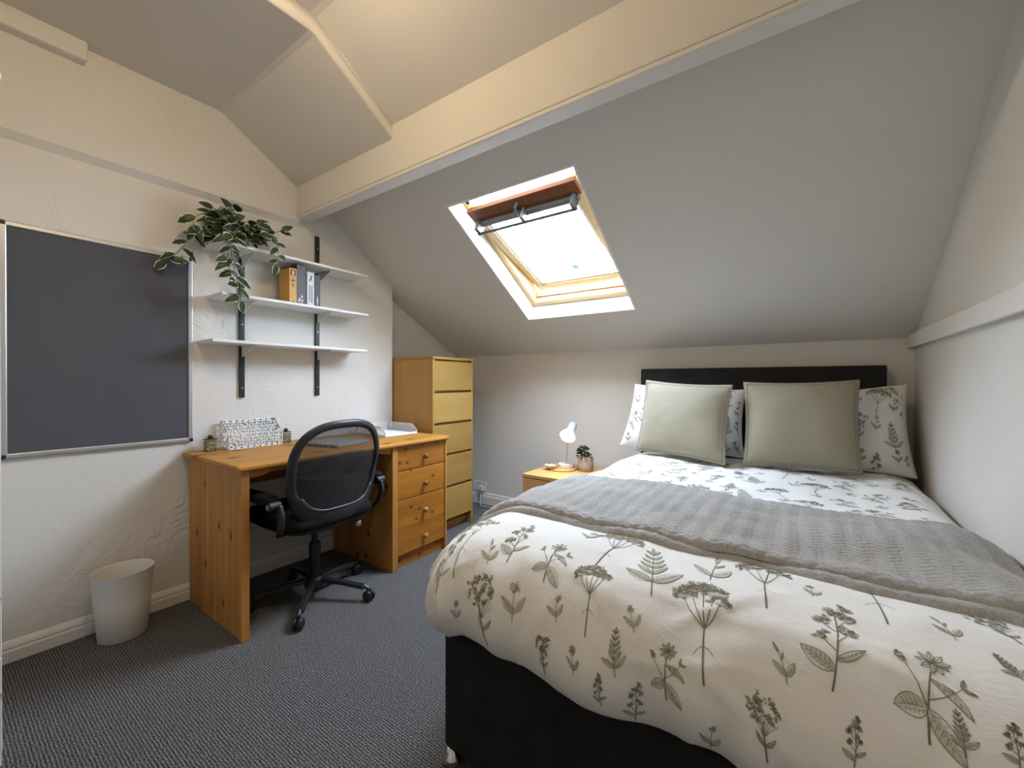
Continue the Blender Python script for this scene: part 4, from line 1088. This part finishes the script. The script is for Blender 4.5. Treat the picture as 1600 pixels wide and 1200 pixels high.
succulent('small succulent in a glass cube by the pinboard end of the desk', .075, .880)
succulent('small succulent in a glass cube between letter rack and chair back', .075, 1.268)

# ================================================================== WASTE BIN
BXc, BYc = .138, .525
V, F = lathe([(0, 0), (.078, 0), (.083, .004), (.096, .16), (.106, .292), (.1075, .294), (.1065, .295), (.104, .291), (.093, .16), (.080, .008), (0, .006)], (BXc, BYc, .001), 48)
tag(add('waste_bin', (V, F), MT['frosted'], smooth=True), 'frosted white plastic waste bin against the left wall', 'bin')

# ================================================================== WARDROBE at the left edge
wd = empty('wardrobe', (.37, -.3, 0)); tag(wd, 'white wardrobe just entering at the left edge beside the pinboard', 'wardrobe')
WX0, WX1, WY0, WY1, WZ = .02, .715, -.82, .142, 2.015
add('carcass', box(WX0, WX1 - .02, WY0 + .002, WY1 - .002, .0, WZ - .022), MT['white'], wd, bevel=.002)
add('top_panel', box(WX0, WX1 + .003, WY0, WY1 + .002, WZ - .018, WZ), MT['white'], wd, bevel=.002)
def dhandle(p, y, z0, z1, vert=True):
    x = WX1
    pts = [(x, y, z0), (x + .026, y, z0 + .004), (x + .034, y, (z0 + z1) / 2), (x + .026, y, z1 - .004), (x, y, z1)] if vert else [(x, y, z0), (x + .028, y + .004, z0), (x + .030, (y + z1) / 2, z0), (x + .028, z1 - .004, z0), (x, z1, z0)]
    return add('handle', tube(pts, .0065, 8), MT['alu'], p, smooth=True)
for y0, y1, hy in ((WY0 + .002, -.342, -.37), (-.338, WY1 - .002, .124)):
    d = add('door', box(WX1 - .02, WX1, y0, y1, .62, WZ - .03), MT['white'], wd, bevel=.002); dhandle(d, hy, 1.18, 1.315)
for z0, z1 in ((.33, .615), (.05, .325)):
    d = add('drawer', box(WX1 - .02, WX1, WY0 + .002, WY1 - .002, z0, z1), MT['white'], wd, bevel=.002)
    dhandle(d, -.05, z0 + .17, .134, False)

# ================================================================== OFFICE CHAIR
chair = empty('office_chair', (.52, 1.195, 0), R(4)); tag(chair, 'black mesh back swivel office chair pushed under the desk', 'office chair')
def lc(name, VF, mat, par=None, **k):
    o = add(name, VF, mat, None, local=True, **k); o.parent = par or chair; return o
# base
lc('gas_column', join(cyl((0, 0, .05), .025, .14, 20), cyl((0, 0, .17), .028, .12, 20), cyl((0, 0, .28), .016, .13, 16), lathe([(.045, .055), (.05, .075), (.045, .105), (.03, .115)], (0, 0, 0), 20)), MT['black'], smooth=False, bevel=.002)
for k in range(5):
    a = R(-43 - 4 + 72 * k); d = np.array([math.cos(a), math.sin(a), 0]); pz = np.array([-d[1], d[0], 0])
    path = [d * .03 + [0, 0, .098], d * .15 + [0, 0, .088], d * .27 + [0, 0, .070]]
    leg = lc('base_leg', sweep(path, [(pz, (0, 0, 1))] * 3, [(-.017, -.010), (.017, -.010), (.013, .010), (-.013, .010)], False), MT['black'], bevel=.003)
    c_ = d * .295
    lc('caster_fork', join(tube([d * .27 + [0, 0, .075], d * .29 + [0, 0, .064], d * .292 + [0, 0, .035]], .010, 8)), MT['black'])
    t_ = nrm(pz + d * .3)
    for sgn in (-1, 1):
        lc('caster_wheel', lathe([(.0, -.009), (.020, -.009), (.026, -.006), (.0275, 0), (.026, .006), (.020, .009), (.012, .0105), (0, .0105)], c_ + t_ * sgn * .012 + [0, 0, .0275], 24, t_ * sgn), MT['black'], smooth=True)
# seat
lc('seat', pad((-.035, 0, .455), (.245, .245, .045), .55, .35, 40, 14), MT['black_soft'], smooth=True)
lc('seat_pan', pad((-.03, 0, .418), (.215, .215, .018), .4, .4, 32, 8), MT['black'], smooth=True)
lc('mechanism', join(box(-.09, .09, -.06, .06, .365, .405), tube([(.0, .05, .385), (.0, .20, .385), (.02, .235, .378)], .006, 8)), MT['black'], bevel=.006)
lc('tension_knob', pad((.10, .19, .352), (.017, .017, .017), .6, .6, 12, 8), MT['alu'], smooth=True)
# back
def bx(y, z): return .205 + .10 * (z - .45) - .95 * y * y * (1 - .25 * (z > .7)) + .0
def outline(n=72, off=0.0):
    P = []
    for i in range(n):
        a = 2 * math.pi * i / n; c_, s_ = math.cos(a), math.sin(a)
        e = .62 if s_ > 0 else .45
        y = .262 * spow(c_, .72 if s_ > 0 else .48); z = .70 + (.242 if s_ > 0 else .262) * spow(s_, .80 if s_ > 0 else .55)
        y *= 1 - .17 * np.clip((.70 - z) / .26, 0, 1) ** 1.2
        P.append((y, z))
    return np.array(P)
OL = outline(); cen = np.array([0, .70])
path, frames, inner = [], [], []
n = len(OL)
secs = []
for i, (y, z) in enumerate(OL):
    t2 = OL[(i + 1) % n] - OL[i - 1]; t2 = t2 / (np.linalg.norm(t2) + 1e-9); nin = np.array([-t2[1], t2[0]])
    if nin @ (cen - OL[i]) < 0: nin = -nin
    w_ = .040 + .034 * np.clip((.60 - z) / .14, 0, 1)
    p = np.array([bx(y, z), y, z]); yi, zi = OL[i] + nin * w_; q = np.array([bx(yi, zi), yi, zi])
    path.append((p + q) / 2); e1 = (q - p); frames.append((e1 / 2, (1, 0, 0))); inner.append((yi, zi))
sec = [(1.0 * math.cos(a), .014 * math.sin(a)) for a in np.linspace(0, 2 * math.pi, 13)[:-1]]
bf = lc('back_frame', sweep(path, frames, sec, True), MT['charcoal_pl'], smooth=True)
inner = np.array(inner)
# mesh panel filling the loop
rings = np.linspace(1.04, 0.0, 12); V = []; F = []
ic = inner.mean(0)
for f_ in rings:
    for y, z in (ic + (inner - ic) * f_): V.append((bx(y, z) - .004 - .010 * (1 - f_ ** 2), y, z))
for r_ in range(len(rings) - 1):
    for i in range(n): F.append((r_ * n + i, r_ * n + (i + 1) % n, (r_ + 1) * n + (i + 1) % n, (r_ + 1) * n + i))
lc('back_mesh', (V, F), MT['mesh'], smooth=True)
# lumbar band behind the mesh and inner rim of the lower shell
lum = [(bx(y, .60) - .030, y, .602 + .030 * (y / .2) ** 2) for y in np.linspace(-.20, .20, 15)]
lc('lumbar_support', sweep(lum, [((0, 0, 1), (1, 0, 0))] * 15, [(-.045, -.004), (.045, -.004), (.045, .004), (-.045, .004)], False), MT['black'], smooth=False, bevel=.003)
rim = [(bx(y, z) + .013, y, z) for y, z in inner if z < .60]
rim.sort(key=lambda q: math.atan2(q[1], -(q[2] - .75)))
lc('shell_rim', tube(rim, .005, 8), M('satin_charcoal', (.05, .054, .06), .3), smooth=True)
lc('back_bracket', sweep([(.19, 0, .46), (.16, 0, .41), (.05, 0, .39)], [((0, 1, 0), (0, 0, 1)), ((0, 1, 0), (.7, 0, .7)), ((0, 1, 0), (0, 0, 1))], [(-.06, -.008), (.06, -.008), (.06, .008), (-.06, .008)], False), MT['black'], bevel=.003)
for s_ in (-1, 1):
    pts = [(.06, s_ * .18, .405), (.10, s_ * .245, .405), (.16, s_ * .275, .45), (.185, s_ * .282, .52), (.165, s_ * .284, .575)]
    C_ = np.array(pts); q = np.linspace(0, 4, 17); C_ = np.stack([np.interp(q, range(5), C_[:, i]) for i in range(3)], 1)
    for _ in range(2): C_[1:-1] = (C_[:-2] + 2 * C_[1:-1] + C_[2:]) / 4
    lc('arm_support', sweep(C_, [((1, 0, .3), (0, s_, 0))] * 17, [(-.020, -.008), (.020, -.008), (.020, .008), (-.020, .008)], False), MT['charcoal_pl'], bevel=.004)
    arm = lc('arm_pivot', cyl((.150, s_ * .272, .575), .022, s_ * .052, 20, (0, 1, 0)), MT['black'], bevel=.003)
    lc('pivot_cap', cyl((.150, s_ * .324, .575), .011, s_ * .003, 16, (0, 1, 0)), MT['alu'], arm)
    lc('armrest', pad((.00, s_ * .300, .600), (.155, .036, .020), .5, .5, 24, 10), MT['black_soft'], smooth=True)
